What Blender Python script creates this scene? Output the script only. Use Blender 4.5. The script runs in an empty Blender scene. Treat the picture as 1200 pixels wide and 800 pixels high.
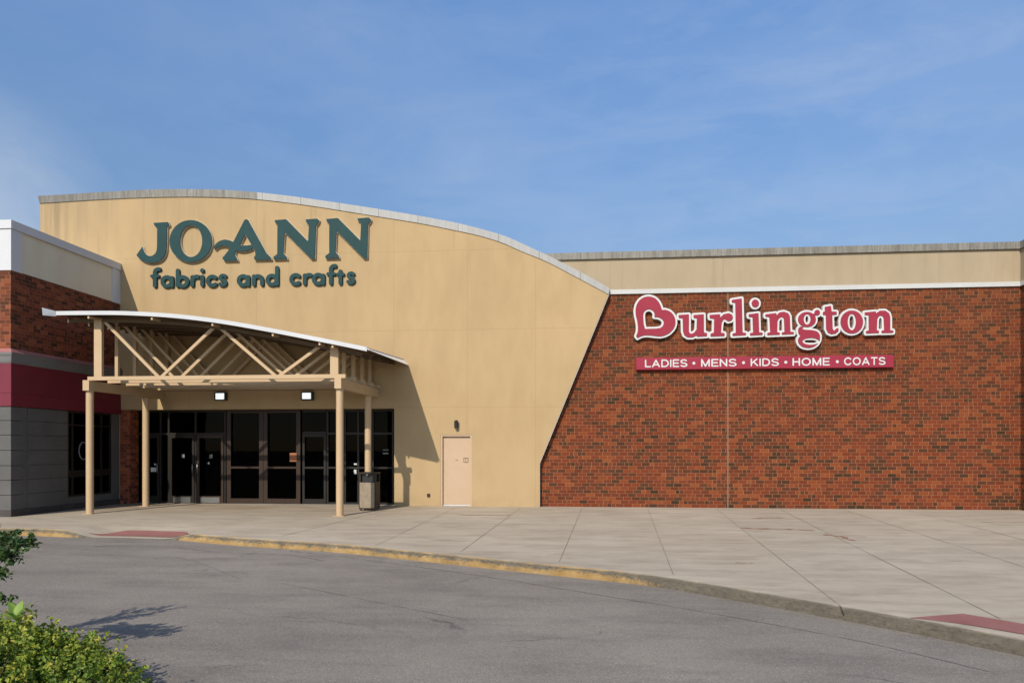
import bpy, bmesh, math, random
import numpy as np
from mathutils import Vector

scene = bpy.context.scene
COL = scene.collection
random.seed(7)
rng = np.random.default_rng(11)

# ------------------------------------------------------------------ survey of the place
# metric frame: X along the shop front, Y into the buildings, Z up; the pavement by the walls is z = 0.
EYE = 1.744
F = 850.0
YAW = math.radians(5.4)
CY, SY = math.cos(YAW), math.sin(YAW)
WALL = 21.55       # plane of the tan shop front
BRICK = 21.72      # plane of the brick front
ROADZ = -0.15


def _uv(px, py):
    return (px - 600.0) / F, (525.0 - py) / F


def onY(px, py, Y):
    u, v = _uv(px, py)
    t = Y / (CY + u * SY)
    return t * (-SY + u * CY), EYE + v * t


def onX(px, py, X):
    u, v = _uv(px, py)
    t = X / (-SY + u * CY)
    return t * (CY + u * SY), EYE + v * t


def onZ(px, py, z=0.0):
    u, v = _uv(px, py)
    t = (z - EYE) / v
    return t * (-SY + u * CY), t * (CY + u * SY)


def wx(px, Y=WALL):
    return onY(px, 525, Y)[0]


# ------------------------------------------------------------------ materials
K = .62      # paints and masonry are a notch darker than they look in full sun


def new_mat(name):
    m = bpy.data.materials.new(name)
    m.use_nodes = True
    nt = m.node_tree
    b = nt.nodes['Principled BSDF']
    return m, nt, b


class NB:
    """tiny node builder"""
    def __init__(self, nt):
        self.nt = nt

    def n(self, t, **kw):
        nd = self.nt.nodes.new(t)
        for k, v in kw.items():
            setattr(nd, k, v)
        return nd

    def l(self, a, b):
        self.nt.links.new(a, b)

    def val(self, sock, v):
        if hasattr(v, 'is_linked') or isinstance(v, bpy.types.NodeSocket):
            self.l(v, sock)
        else:
            sock.default_value = v

    def math(self, op, a, b=0.0, c=0.0, clamp=False):
        nd = self.n('ShaderNodeMath', operation=op)
        nd.use_clamp = clamp
        self.val(nd.inputs[0], a)
        self.val(nd.inputs[1], b)
        if op in ('MULTIPLY_ADD', 'SMOOTH_MIN', 'COMPARE'):
            self.val(nd.inputs[2], c)
        return nd.outputs[0]

    def mix(self, f, a, b, blend='MIX'):
        nd = self.n('ShaderNodeMix', data_type='RGBA', blend_type=blend)
        self.val(nd.inputs[0], f)
        for s, v in ((nd.inputs[6], a), (nd.inputs[7], b)):
            if isinstance(v, bpy.types.NodeSocket):
                self.l(v, s)
            else:
                s.default_value = (*v[:3], 1)
        return nd.outputs[2]

    def pos(self):
        return self.n('ShaderNodeNewGeometry').outputs['Position']

    def scaled(self, vec, s):
        nd = self.n('ShaderNodeVectorMath', operation='MULTIPLY')
        self.l(vec, nd.inputs[0])
        nd.inputs[1].default_value = s
        return nd.outputs[0]

    def noise(self, vec, scale, detail=4, rough=.55, dist=0.0):
        nd = self.n('ShaderNodeTexNoise')
        self.l(vec, nd.inputs['Vector'])
        nd.inputs['Scale'].default_value = scale
        nd.inputs['Detail'].default_value = detail
        nd.inputs['Roughness'].default_value = rough
        nd.inputs['Distortion'].default_value = dist
        return nd.outputs['Fac']

    def ramp(self, f, stops, interp='LINEAR'):
        nd = self.n('ShaderNodeValToRGB')
        nd.color_ramp.interpolation = interp
        e = nd.color_ramp.elements
        while len(e) < len(stops):
            e.new(0.5)
        for el, (p, c) in zip(e, stops):
            el.position = p
            el.color = (*c[:3], 1) if not isinstance(c, (int, float)) else (c, c, c, 1)
        self.l(f, nd.inputs[0])
        return nd.outputs[0]

    def step(self, f, lo, hi):
        nd = self.n('ShaderNodeMapRange')
        nd.clamp = True
        self.val(nd.inputs[0], f)
        nd.inputs[1].default_value = lo
        nd.inputs[2].default_value = hi
        return nd.outputs[0]

    def bump(self, h, strength, dist, bsdf, normal=None):
        nd = self.n('ShaderNodeBump')
        nd.inputs['Strength'].default_value = strength
        nd.inputs['Distance'].default_value = dist
        self.l(h, nd.inputs['Height'])
        if normal is not None:
            self.l(normal, nd.inputs['Normal'])
        self.l(nd.outputs[0], bsdf.inputs['Normal'])
        return nd.outputs[0]


def mottled(name, c1, c2, scale=3.0, rough=.7, fine=60.0, bump=.15, stretch=(1, 1, 1), metal=0.0, spec=.4, dist=.004, kk=None):
    m, nt, b = new_mat(name)
    k = NB(nt)
    p = k.scaled(k.pos(), stretch)
    f = k.noise(p, scale, 6, .6)
    c = k.mix(k.step(f, .3, .7), c1, c2)
    g = k.noise(p, fine, 3, .6)
    c = k.mix(k.math('MULTIPLY', k.step(g, .35, .75), .25), c, [x * .72 for x in c1])
    kk = kk or K
    c = k.mix(1.0, c, (kk, kk, kk), 'MULTIPLY')
    k.l(c, b.inputs['Base Color'])
    b.inputs['Roughness'].default_value = rough
    b.inputs['Metallic'].default_value = metal
    b.inputs['Specular IOR Level'].default_value = spec
    if bump:
        k.bump(g, bump, dist, b)
    return m


TAN = (.62, .444, .24)


def stucco(name, base, vj=(), hj=(), stain=0.0, jcol=.62, streak=.5):
    m, nt, b = new_mat(name)
    k = NB(nt)
    P = k.pos()
    sp = k.n('ShaderNodeSeparateXYZ')
    k.l(P, sp.inputs[0])
    big = k.noise(P, .35, 5, .6)
    med = k.noise(k.scaled(P, (1, 1, .35)), 2.2, 5, .6)
    c = k.mix(k.step(big, .3, .7), [x * .95 for x in base], [min(1, x * 1.04) for x in base])
    c = k.mix(k.math('MULTIPLY', k.step(med, .42, .72), .55), c, (base[0] * .84, base[1] * .82, base[2] * .82))
    # rain streaks that run down from the coping
    st = k.noise(k.scaled(P, (2.6, 1, .10)), 1.6, 5, .7)
    zm = k.step(sp.outputs[2], 5.5, 8.6)
    amt = k.math('MULTIPLY', k.math('MULTIPLY', k.step(st, .55, .78), zm), streak + stain)
    c = k.mix(amt, c, (base[0] * .55, base[1] * .55, base[2] * .6))
    if stain:
        lm = k.math('MULTIPLY', k.step(sp.outputs[0], -14.2, -16.8), k.step(sp.outputs[2], 7.2, 9.4))
        st2 = k.noise(k.scaled(P, (4, 1, .12)), 1.3, 5, .65)
        c = k.mix(k.math('MULTIPLY', k.math('MULTIPLY', k.step(st2, .38, .72), lm), .75), c, (.20, .16, .11))
    # splash dirt at the foot
    ft = k.math('MULTIPLY', k.step(sp.outputs[2], .45, .0), k.step(k.noise(P, 3, 5), .35, .7))
    c = k.mix(k.math('MULTIPLY', ft, .35), c, (base[0] * .5, base[1] * .5, base[2] * .5))
    mask = None
    for x in vj:
        d = k.math('ABSOLUTE', k.math('SUBTRACT', sp.outputs[0], x))
        q = k.step(d, .014, .006)
        mask = q if mask is None else k.math('MAXIMUM', mask, q)
    for z in hj:
        d = k.math('ABSOLUTE', k.math('SUBTRACT', sp.outputs[2], z))
        q = k.step(d, .014, .006)
        mask = q if mask is None else k.math('MAXIMUM', mask, q)
    g = k.noise(P, 90, 3, .65)
    g2 = k.noise(P, 9, 4, .6)
    h = k.math('ADD', k.math('MULTIPLY', g, .5), k.math('MULTIPLY', g2, 1.1))
    if mask is not None:
        c = k.mix(k.math('MULTIPLY', mask, .28), c, [x * jcol for x in base])
        h = k.math('SUBTRACT', h, k.math('MULTIPLY', mask, 1.2))
    c = k.mix(1.0, c, (K, K, K), 'MULTIPLY')
    k.l(c, b.inputs['Base Color'])
    b.inputs['Roughness'].default_value = .88
    b.inputs['Specular IOR Level'].default_value = .2
    k.bump(h, .22, .006, b)
    return m


def brick(name, cols, mortar, joint_x=None, L=.305, H=.1016):
    m, nt, b = new_mat(name)
    k = NB(nt)
    P = k.pos()
    sp = k.n('ShaderNodeSeparateXYZ')
    k.l(P, sp.inputs[0])
    u = k.math('ADD', sp.outputs[0], sp.outputs[1])
    rz = k.math('DIVIDE', sp.outputs[2], H)
    row = k.math('FLOOR', rz)
    fz = k.math('FRACT', rz)
    w1 = k.n('ShaderNodeTexWhiteNoise', noise_dimensions='1D')
    k.l(row, w1.inputs['W'])
    off = k.math('ADD', k.math('MULTIPLY', k.math('MODULO', row, 2.0), .5), k.math('MULTIPLY', w1.outputs[0], .22))
    cx = k.math('ADD', k.math('DIVIDE', u, L), off)
    colr = k.math('FLOOR', cx)
    fx = k.math('FRACT', cx)

    def white(a, bb, s):
        cb = k.n('ShaderNodeCombineXYZ')
        k.val(cb.inputs[0], a)
        k.val(cb.inputs[1], bb)
        cb.inputs[2].default_value = s
        w = k.n('ShaderNodeTexWhiteNoise', noise_dimensions='3D')
        k.l(cb.outputs[0], w.inputs['Vector'])
        return w.outputs['Value']
    # about one brick in four is laid as two halves
    sp_on = k.math('LESS_THAN', white(colr, row, 3.3), .16)
    half = k.math('MULTIPLY', k.math('GREATER_THAN', fx, .5), sp_on)
    rnd = white(k.math('ADD', colr, k.math('MULTIPLY', half, .5)), row, 9.1)
    rnd2 = white(k.math('ADD', colr, k.math('MULTIPLY', half, .5)), row, 5.7)
    pat = k.noise(P, .55, 4, .6)
    rv = k.math('ADD', rnd, k.math('MULTIPLY', k.math('SUBTRACT', pat, .5), .2))
    c = k.ramp(rv, cols, 'LINEAR')
    grain = k.noise(P, 45, 4, .65)
    c = k.mix(k.math('MULTIPLY', k.step(grain, .4, .8), .35), c, (.10, .05, .035))
    c = k.mix(k.math('MULTIPLY', rnd2, .16), c, (.30, .11, .06))
    wt = k.math('MULTIPLY', k.step(sp.outputs[2], 2.2, 6.6), k.step(k.noise(k.scaled(P, (1, 1, .4)), .9, 5, .6), .25, .65))
    c = k.mix(k.math('MULTIPLY', wt, .38), c, (.115, .055, .028))
    # mortar
    mx = k.math('MINIMUM', fx, k.math('SUBTRACT', 1.0, fx))
    mx2 = k.math('ADD', k.math('ABSOLUTE', k.math('SUBTRACT', fx, .5)), k.math('SUBTRACT', 1.0, sp_on))
    mm = k.math('MINIMUM', mx, mx2)
    mv = k.step(mm, .034, .018)
    mh = k.math('MULTIPLY', k.step(k.math('MINIMUM', fz, k.math('SUBTRACT', 1.0, fz)), .075, .045), .62)
    mo = k.math('MAXIMUM', mv, mh)
    mn = k.noise(P, 6, 4)
    mc = k.mix(k.step(mn, .3, .75), mortar, [x * .55 for x in mortar])
    c = k.mix(k.math('MULTIPLY', mo, k.math('SUBTRACT', .85, k.math('MULTIPLY', wt, .25))), c, mc)
    if joint_x is not None:
        for jx in joint_x:
            d = k.math('ABSOLUTE', k.math('SUBTRACT', sp.outputs[0], jx))
            q = k.step(d, .022, .012)
            c = k.mix(k.math('MULTIPLY', q, .6), c, (.42, .30, .20))
    c = k.mix(1.0, c, (K, K, K), 'MULTIPLY')
    k.l(c, b.inputs['Base Color'])
    b.inputs['Roughness'].default_value = .85
    b.inputs['Specular IOR Level'].default_value = .1
    h = k.math('ADD', k.math('SUBTRACT', 1.0, mo), k.math('MULTIPLY', grain, .35))
    k.bump(h, .35, .008, b)
    return m


def coping_mat(name, white_from=None):
    m, nt, b = new_mat(name)
    k = NB(nt)
    P = k.pos()
    sp = k.n('ShaderNodeSeparateXYZ')
    k.l(P, sp.inputs[0])
    st = k.noise(k.scaled(P, (3, 1, .12)), 2.2, 6, .75)
    fine = k.noise(k.scaled(P, (9, 3, .8)), 3, 5, .7)
    grey = k.mix(k.step(st, .3, .7), (.17, .152, .122), (.38, .36, .315))
    grey = k.mix(k.math('MULTIPLY', k.step(fine, .52, .64), .75), grey, (.09, .078, .06))
    if white_from is not None:
        wh = k.mix(k.step(st, .35, .75), (.52, .515, .50), (.40, .395, .38))
        wh = k.mix(k.math('MULTIPLY', k.step(fine, .52, .70), .5), wh, (.33, .32, .30))
        f = k.step(sp.outputs[0], white_from - .02, white_from + .02)
        c = k.mix(f, grey, wh)
    else:
        c = grey
    drt = k.math('MULTIPLY', k.step(sp.outputs[0], -12.5, -16.5), k.step(k.noise(k.scaled(P, (4, 1, .3)), 1.5, 5, .7), .3, .6))
    c = k.mix(k.math('MULTIPLY', drt, .7), c, (.13, .115, .095))
    # seams between lengths of coping
    fr = k.math('FRACT', k.math('DIVIDE', sp.outputs[0], 1.22))
    seam = k.step(k.math('MINIMUM', fr, k.math('SUBTRACT', 1.0, fr)), .012, .006)
    c = k.mix(k.math('MULTIPLY', seam, .6), c, (.12, .11, .1))
    c = k.mix(1.0, c, (K, K, K), 'MULTIPLY')
    k.l(c, b.inputs['Base Color'])
    b.inputs['Roughness'].default_value = .55
    k.bump(k.math('SUBTRACT', fine, seam), .15, .004, b)
    return m


def concrete_mat(name, stain=True):
    m, nt, b = new_mat(name)
    k = NB(nt)
    P = k.pos()
    sp = k.n('ShaderNodeSeparateXYZ')
    k.l(P, sp.inputs[0])
    big = k.noise(P, .28, 6, .6)
    brush = k.noise(k.scaled(P, (.5, 1.9, 1)), 1.0, 7, .7)
    fine = k.noise(P, 55, 4, .7)
    mid = k.noise(k.scaled(P, (.6, 1.5, 1)), 1.5, 7, .72)
    c = k.mix(k.step(big, .3, .7), (.36, .302, .23), (.46, .395, .31))
    c = k.mix(k.math('MULTIPLY', k.step(brush, .45, .70), .6), c, (.275, .227, .168))
    c = k.mix(k.math('MULTIPLY', k.step(mid, .48, .70), .7), c, (.235, .19, .135))
    spots = k.step(k.noise(P, 9, 3, .5), .70, .76)
    c = k.mix(k.math('MULTIPLY', spots, .35), c, (.16, .13, .10))
    c = k.mix(k.math('MULTIPLY', k.step(fine, .45, .8), .35), c, (.235, .20, .16))
    if stain:
        # slabs poured at different times
        pan = k.n('ShaderNodeTexWhiteNoise', noise_dimensions='1D')
        k.l(k.math('FLOOR', k.math('DIVIDE', k.math('ADD', sp.outputs[0], .45), 1.95)), pan.inputs['W'])
        c = k.mix(k.math('MULTIPLY', pan.outputs[0], .16), c, (.29, .25, .20))
        # rust wash and foot dirt round the entrance
        e1 = k.step(sp.outputs[1], 16.0, 20.5)
        e2 = k.math('MULTIPLY', k.step(sp.outputs[0], -3.0, -7.0), e1)
        rs = k.noise(k.scaled(P, (.5, 1.6, 1)), 1.1, 6, .7)
        c = k.mix(k.math('MULTIPLY', k.math('MULTIPLY', k.step(rs, .32, .7), e2), .85), c, (.20, .14, .085))
        rr = k.noise(k.scaled(P, (.45, 7, 1)), .9, 4, .6)
        rm = k.math('MULTIPLY', k.step(rr, .66, .76), k.step(sp.outputs[1], 15, 18))
        c = k.mix(k.math('MULTIPLY', rm, .6), c, (.20, .085, .05))
    k.l(c, b.inputs['Base Color'])
    b.inputs['Roughness'].default_value = .9
    b.inputs['Specular IOR Level'].default_value = .2
    k.bump(k.math('ADD', fine, k.math('MULTIPLY', mid, .6)), .25, .006, b)
    return m


def asphalt_mat(name):
    m, nt, b = new_mat(name)
    k = NB(nt)
    P = k.pos()
    big = k.noise(P, .22, 6, .65)
    mid = k.noise(k.scaled(P, (.55, 1.9, 1)), .9, 8, .72)
    vo = k.n('ShaderNodeTexVoronoi')
    k.l(P, vo.inputs['Vector'])
    vo.inputs['Scale'].default_value = 110
    ag = k.n('ShaderNodeSeparateColor')
    k.l(vo.outputs['Color'], ag.inputs[0])
    c = k.mix(k.step(big, .32, .68), (.172, .148, .124), (.252, .220, .187))
    c = k.mix(k.math('MULTIPLY', k.step(mid, .46, .66), .75), c, (.130, .112, .095))
    c = k.mix(k.math('MULTIPLY', k.step(ag.outputs[0], .62, .95), .38), c, (.42, .385, .34))
    c = k.mix(k.math('MULTIPLY', k.step(ag.outputs[1], .6, .95), .38), c, (.06, .056, .052))
    # old hairline cracks
    cr = k.n('ShaderNodeTexVoronoi', feature='DISTANCE_TO_EDGE')
    wob = k.n('ShaderNodeTexNoise')
    k.l(P, wob.inputs['Vector'])
    wob.inputs['Scale'].default_value = 1.4
    wob.inputs['Detail'].default_value = 6
    va = k.n('ShaderNodeVectorMath', operation='MULTIPLY_ADD')
    k.l(wob.outputs['Color'], va.inputs[0])
    va.inputs[1].default_value = (.9, .9, 0)
    k.l(P, va.inputs[2])
    k.l(k.scaled(va.outputs[0], (.35, .75, 0)), cr.inputs['Vector'])
    cr.inputs['Scale'].default_value = .55
    on = k.step(k.noise(P, .5, 3), .5, .62)
    cm = k.math('MULTIPLY', k.step(cr.outputs['Distance'], .006, .001), on)
    c = k.mix(k.math('MULTIPLY', cm, .65), c, (.05, .047, .045))
    # oil and damp marks
    oil = k.step(k.noise(P, .55, 5, .6), .56, .72)
    c = k.mix(k.math('MULTIPLY', oil, .42), c, (.09, .083, .078))
    k.l(c, b.inputs['Base Color'])
    b.inputs['Roughness'].default_value = .88
    b.inputs['Specular IOR Level'].default_value = .3
    k.bump(ag.outputs[0], .3, .005, b)
    return m


def kerb_mat(name):
    """chipped yellow paint over weathered concrete, each in its own stretch"""
    m, nt, b = new_mat(name)
    k = NB(nt)
    P = k.pos()
    at = k.n('ShaderNodeAttribute')
    at.attribute_name = 'paint'
    fa = k.n('ShaderNodeAttribute')
    fa.attribute_name = 'face'
    n1 = k.noise(P, 3, 6, .7)
    n2 = k.noise(k.scaled(P, (1, 1, 2.5)), 12, 8, .85)
    n3 = k.noise(k.scaled(P, (1, 1, .6)), 2.2, 6, .7)
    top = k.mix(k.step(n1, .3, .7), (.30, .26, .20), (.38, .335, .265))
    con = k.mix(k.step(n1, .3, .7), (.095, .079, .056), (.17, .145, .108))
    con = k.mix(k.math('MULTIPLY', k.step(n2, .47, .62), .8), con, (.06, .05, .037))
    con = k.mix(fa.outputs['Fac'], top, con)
    yel = k.mix(k.step(n1, .3, .7), (.27, .158, .048), (.40, .265, .11))
    yel = k.mix(k.math('MULTIPLY', k.step(n3, .48, .68), .7), yel, (.19, .125, .052))
    keep = k.step(k.math('SUBTRACT', k.math('MULTIPLY', at.outputs['Fac'], 1.25), k.math('ADD', k.math('MULTIPLY', n2, .65), k.math('MULTIPLY', n3, .35))), .60, .72)
    c = k.mix(keep, con, yel)
    k.l(c, b.inputs['Base Color'])
    b.inputs['Roughness'].default_value = .85
    k.bump(n2, .9, .02, b)
    return m


def leaf_mat(name, cols, trans=.35, rough=.5):
    m, nt, b = new_mat(name)
    k = NB(nt)
    at = k.n('ShaderNodeAttribute')
    at.attribute_name = 'tint'
    c = k.ramp(at.outputs['Fac'], cols)
    k.l(c, b.inputs['Base Color'])
    b.inputs['Roughness'].default_value = rough
    b.inputs['Specular IOR Level'].default_value = .35
    tr = k.n('ShaderNodeBsdfTranslucent')
    k.l(c, tr.inputs['Color'])
    ms = k.n('ShaderNodeMixShader')
    ms.inputs[0].default_value = trans
    k.l(b.outputs[0], ms.inputs[1])
    k.l(tr.outputs[0], ms.inputs[2])
    out = nt.nodes['Material Output']
    k.l(ms.outputs[0], out.inputs['Surface'])
    return m


def glass_mat(name, tint=.085):
    m, nt, b = new_mat(name)
    k = NB(nt)
    P = k.pos()
    nz = k.noise(P, .7, 3)
    tr = k.n('ShaderNodeBsdfTransparent')
    tr.inputs[0].default_value = (tint, tint * .98, tint * .95, 1)
    gl = k.n('ShaderNodeBsdfGlossy')
    gl.inputs['Roughness'].default_value = .02
    gl.inputs['Color'].default_value = (.32, .33, .34, 1)
    bp = k.n('ShaderNodeBump')
    bp.inputs['Strength'].default_value = .03
    k.l(nz, bp.inputs['Height'])
    k.l(bp.outputs[0], gl.inputs['Normal'])
    fr = k.n('ShaderNodeFresnel')
    fr.inputs[0].default_value = 1.17
    ms = k.n('ShaderNodeMixShader')
    k.l(fr.outputs[0], ms.inputs[0])
    k.l(tr.outputs[0], ms.inputs[1])
    k.l(gl.outputs[0], ms.inputs[2])
    k.l(ms.outputs[0], nt.nodes['Material Output'].inputs['Surface'])
    return m


def emit_mat(name, col, s):
    m, nt, b = new_mat(name)
    k = NB(nt)
    c = k.mix(k.step(k.noise(k.pos(), 14, 2), .35, .7), col, [x * .78 for x in col])
    k.l(c, b.inputs['Emission Color'])
    b.inputs['Emission Strength'].default_value = s
    b.inputs['Base Color'].default_value = (.7, .7, .7, 1)
    return m


# facade joints, measured on the wall
VJ = [wx(p) for p in (221.5, 300.4, 461.5, 547.7, 627.6)]
HJ = [onY(300, 299.5, WALL)[1], onY(560, 386, WALL)[1], onY(540, 477, WALL)[1]]
MAT = dict(
    tan=stucco('tan_stucco', TAN, VJ, HJ, stain=.1),
    fascia=stucco('beige_fascia', (.53, .425, .285), [wx(p, BRICK) for p in (715, 848, 1010, 1100)], (), stain=0.0, jcol=.6, streak=.9),
    cream=stucco('cream_panel', (1.05, .90, .70), (), ()),
    brick=brick('red_brick', [(0.0, (.056, .032, .017)), (.10, (.090, .037, .019)), (.28, (.145, .040, .018)), (.50, (.195, .042, .0175)),
                              (.74, (.240, .048, .018)), (.90, (.285, .064, .020)), (1.0, (.34, .09, .028))], (.47, .255, .13), [wx(853, BRICK)], L=.245),
    brick2=brick('brown_red_brick', [(0.0, (.08, .032, .02)), (.3, (.19, .05, .027)), (.6, (.33, .08, .04)), (.85, (.40, .105, .05)), (1.0, (.50, .15, .07))],
                 (.42, .27, .18), L=.26, H=.0945),
    coping=coping_mat('weathered_coping', wx(302)),
    coping2=coping_mat('weathered_coping_grey'),
    white_metal=mottled('white_metal', (.74, .75, .77), (.66, .67, .69), 1.2, .42, 30, .05, kk=.68),
    trim=mottled('white_trim', (.66, .655, .63), (.76, .755, .74), .9, .5, 25, .06),
    flashing=mottled('bare_white_flashing', (.80, .81, .83), (.86, .87, .88), 2, .4, 30, .05, kk=1.0),
    white_panel=mottled('white_panel', (.72, .73, .76), (.80, .81, .83), .6, .6, 40, .06, kk=.68),
    paint=mottled('tan_paint', (.68, .475, .27), (.73, .52, .31), 2.5, .55, 40, .08),
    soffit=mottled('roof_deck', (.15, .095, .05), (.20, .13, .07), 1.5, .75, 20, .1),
    maroon=mottled('maroon_panel', (.20, .014, .035), (.255, .02, .046), 1.0, .5, 30, .05),
    grey_block=mottled('grey_panel', (.125, .120, .115), (.172, .166, .160), 1.1, .8, 40, .15),
    grey_cornice=mottled('grey_cornice', (.20, .195, .19), (.27, .265, .26), 1.4, .75, 40, .12),
    pink_cap=mottled('faded_red_flashing', (.42, .16, .15), (.52, .22, .20), 2, .6, 40, .08),
    base_dark=mottled('dark_plinth', (.06, .05, .048), (.10, .085, .08), 2, .8, 40, .15),
    bronze=mottled('bronze_frame', (.042, .024, .015), (.058, .033, .021), 2, .5, 30, .04, spec=.25),
    dark_frame=mottled('dark_bronze_frame', (.020, .015, .012), (.030, .022, .018), 2, .5, 30, .04, spec=.25),
    steel=mottled('brushed_steel', (.42, .42, .43), (.5, .5, .5), 6, .3, 80, .05, metal=.9),
    glass=glass_mat('dark_glass'),
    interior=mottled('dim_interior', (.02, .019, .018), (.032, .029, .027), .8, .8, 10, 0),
    carpet=mottled('vestibule_mat', (.10, .09, .08), (.15, .13, .115), 1.2, .95, 60, .2),
    paper=mottled('white_paper', (.75, .76, .76), (.82, .82, .81), 8, .7, 50, 0),
    orange=mottled('orange_notice', (.42, .15, .06), (.52, .20, .08), 8, .7, 50, 0),
    green=mottled('green_letter', (.020, .068, .072), (.027, .084, .088), 2.5, .6, 30, .05, spec=.15),
    letter_side=mottled('pale_letter_edge', (.85, .72, .52), (.92, .80, .60), 4, .6, 30, 0),
    magenta=mottled('faded_magenta', (.385, .030, .062), (.44, .042, .078), 1.6, .55, 30, .03, spec=.2),
    sign_white=mottled('sign_white', (.80, .80, .79), (.86, .86, .85), 3, .45, 30, .02),
    door=mottled('pink_beige_door', (.66, .465, .30), (.71, .51, .34), 1.5, .5, 30, .05),
    red_pave=mottled('red_paving', (.36, .135, .115), (.45, .20, .17), 2.2, .9, 45, .3),
    joint=mottled('joint_filler', (.26, .20, .13), (.46, .38, .28), 5, .95, 60, .2),
    seam=mottled('tar_seam', (.17, .155, .14), (.26, .24, .22), 5, .9, 60, .2),
    concrete=concrete_mat('pavement_concrete'),
    concrete2=concrete_mat('kerb_concrete', False),
    asphalt=asphalt_mat('worn_asphalt'),
    kerb=kerb_mat('kerb_paint'),
    rust=mottled('rust_stain', (.19, .085, .05), (.30, .17, .11), 6, .95, 40, .1, kk=1.0),
    soil=mottled('soil', (.06, .042, .028), (.10, .075, .05), 6, .95, 40, .6, dist=.02),
    ground=mottled('ground', (.12, .11, .09), (.17, .155, .13), .3, .95, 10, .2),
    bin_body=mottled('bin_metal', (.030, .021, .016), (.045, .032, .024), 3, .55, 30, .04, spec=.2),
    bin_panel=mottled('bin_aggregate', (.33, .26, .18), (.44, .355, .25), 9, .85, 120, .4),
    black=mottled('black_plastic', (.018, .017, .017), (.028, .027, .026), 4, .4, 40, .03),
    lamp=emit_mat('lamp_lens', (.86, .93, .95), .85),
    bark=mottled('bark', (.085, .06, .042), (.13, .095, .065), 9, .9, 60, .5),
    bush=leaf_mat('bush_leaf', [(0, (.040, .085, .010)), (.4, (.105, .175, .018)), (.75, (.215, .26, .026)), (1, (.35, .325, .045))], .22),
    shrub=leaf_mat('shrub_leaf', [(0, (.018, .045, .012)), (.6, (.04, .09, .02)), (1, (.075, .13, .03))], .25, .4),
    sprout=leaf_mat('sprout_leaf', [(0, (.20, .34, .05)), (1, (.30, .43, .08))], .4),
    roofing=mottled('roof_membrane', (.16, .155, .15), (.22, .215, .21), .7, .9, 20, .1),
)


# ------------------------------------------------------------------ object helpers
def tag(o, label=None, cat=None, group=None, kind=None):
    if label:
        o['label'] = label
    if cat:
        o['category'] = cat
    if group:
        o['group'] = group
    if kind:
        o['kind'] = kind
    return o


def empty(name, loc):
    o = bpy.data.objects.new(name, None)
    o.empty_display_size = .3
    COL.objects.link(o)
    o.location = loc
    return o


def root_loc(o):
    v = Vector((0, 0, 0))
    while o is not None:
        v += o.location
        o = o.parent
    return v


def link_mesh(name, me, mats, parent=None, loc=None, smooth=False):
    """verts of me are in world coordinates; they are moved into the frame of the thing they belong to"""
    if not isinstance(mats, (list, tuple)):
        mats = [mats]
    for m in mats:
        me.materials.append(m)
    o = bpy.data.objects.new(name, me)
    COL.objects.link(o)
    base = root_loc(parent) if parent is not None else Vector(loc or (0, 0, 0))
    for v in me.vertices:
        v.co -= base
    if parent is not None:
        o.parent = parent
    else:
        o.location = base
    if smooth:
        for p in me.polygons:
            p.use_smooth = True
    return o


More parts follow.
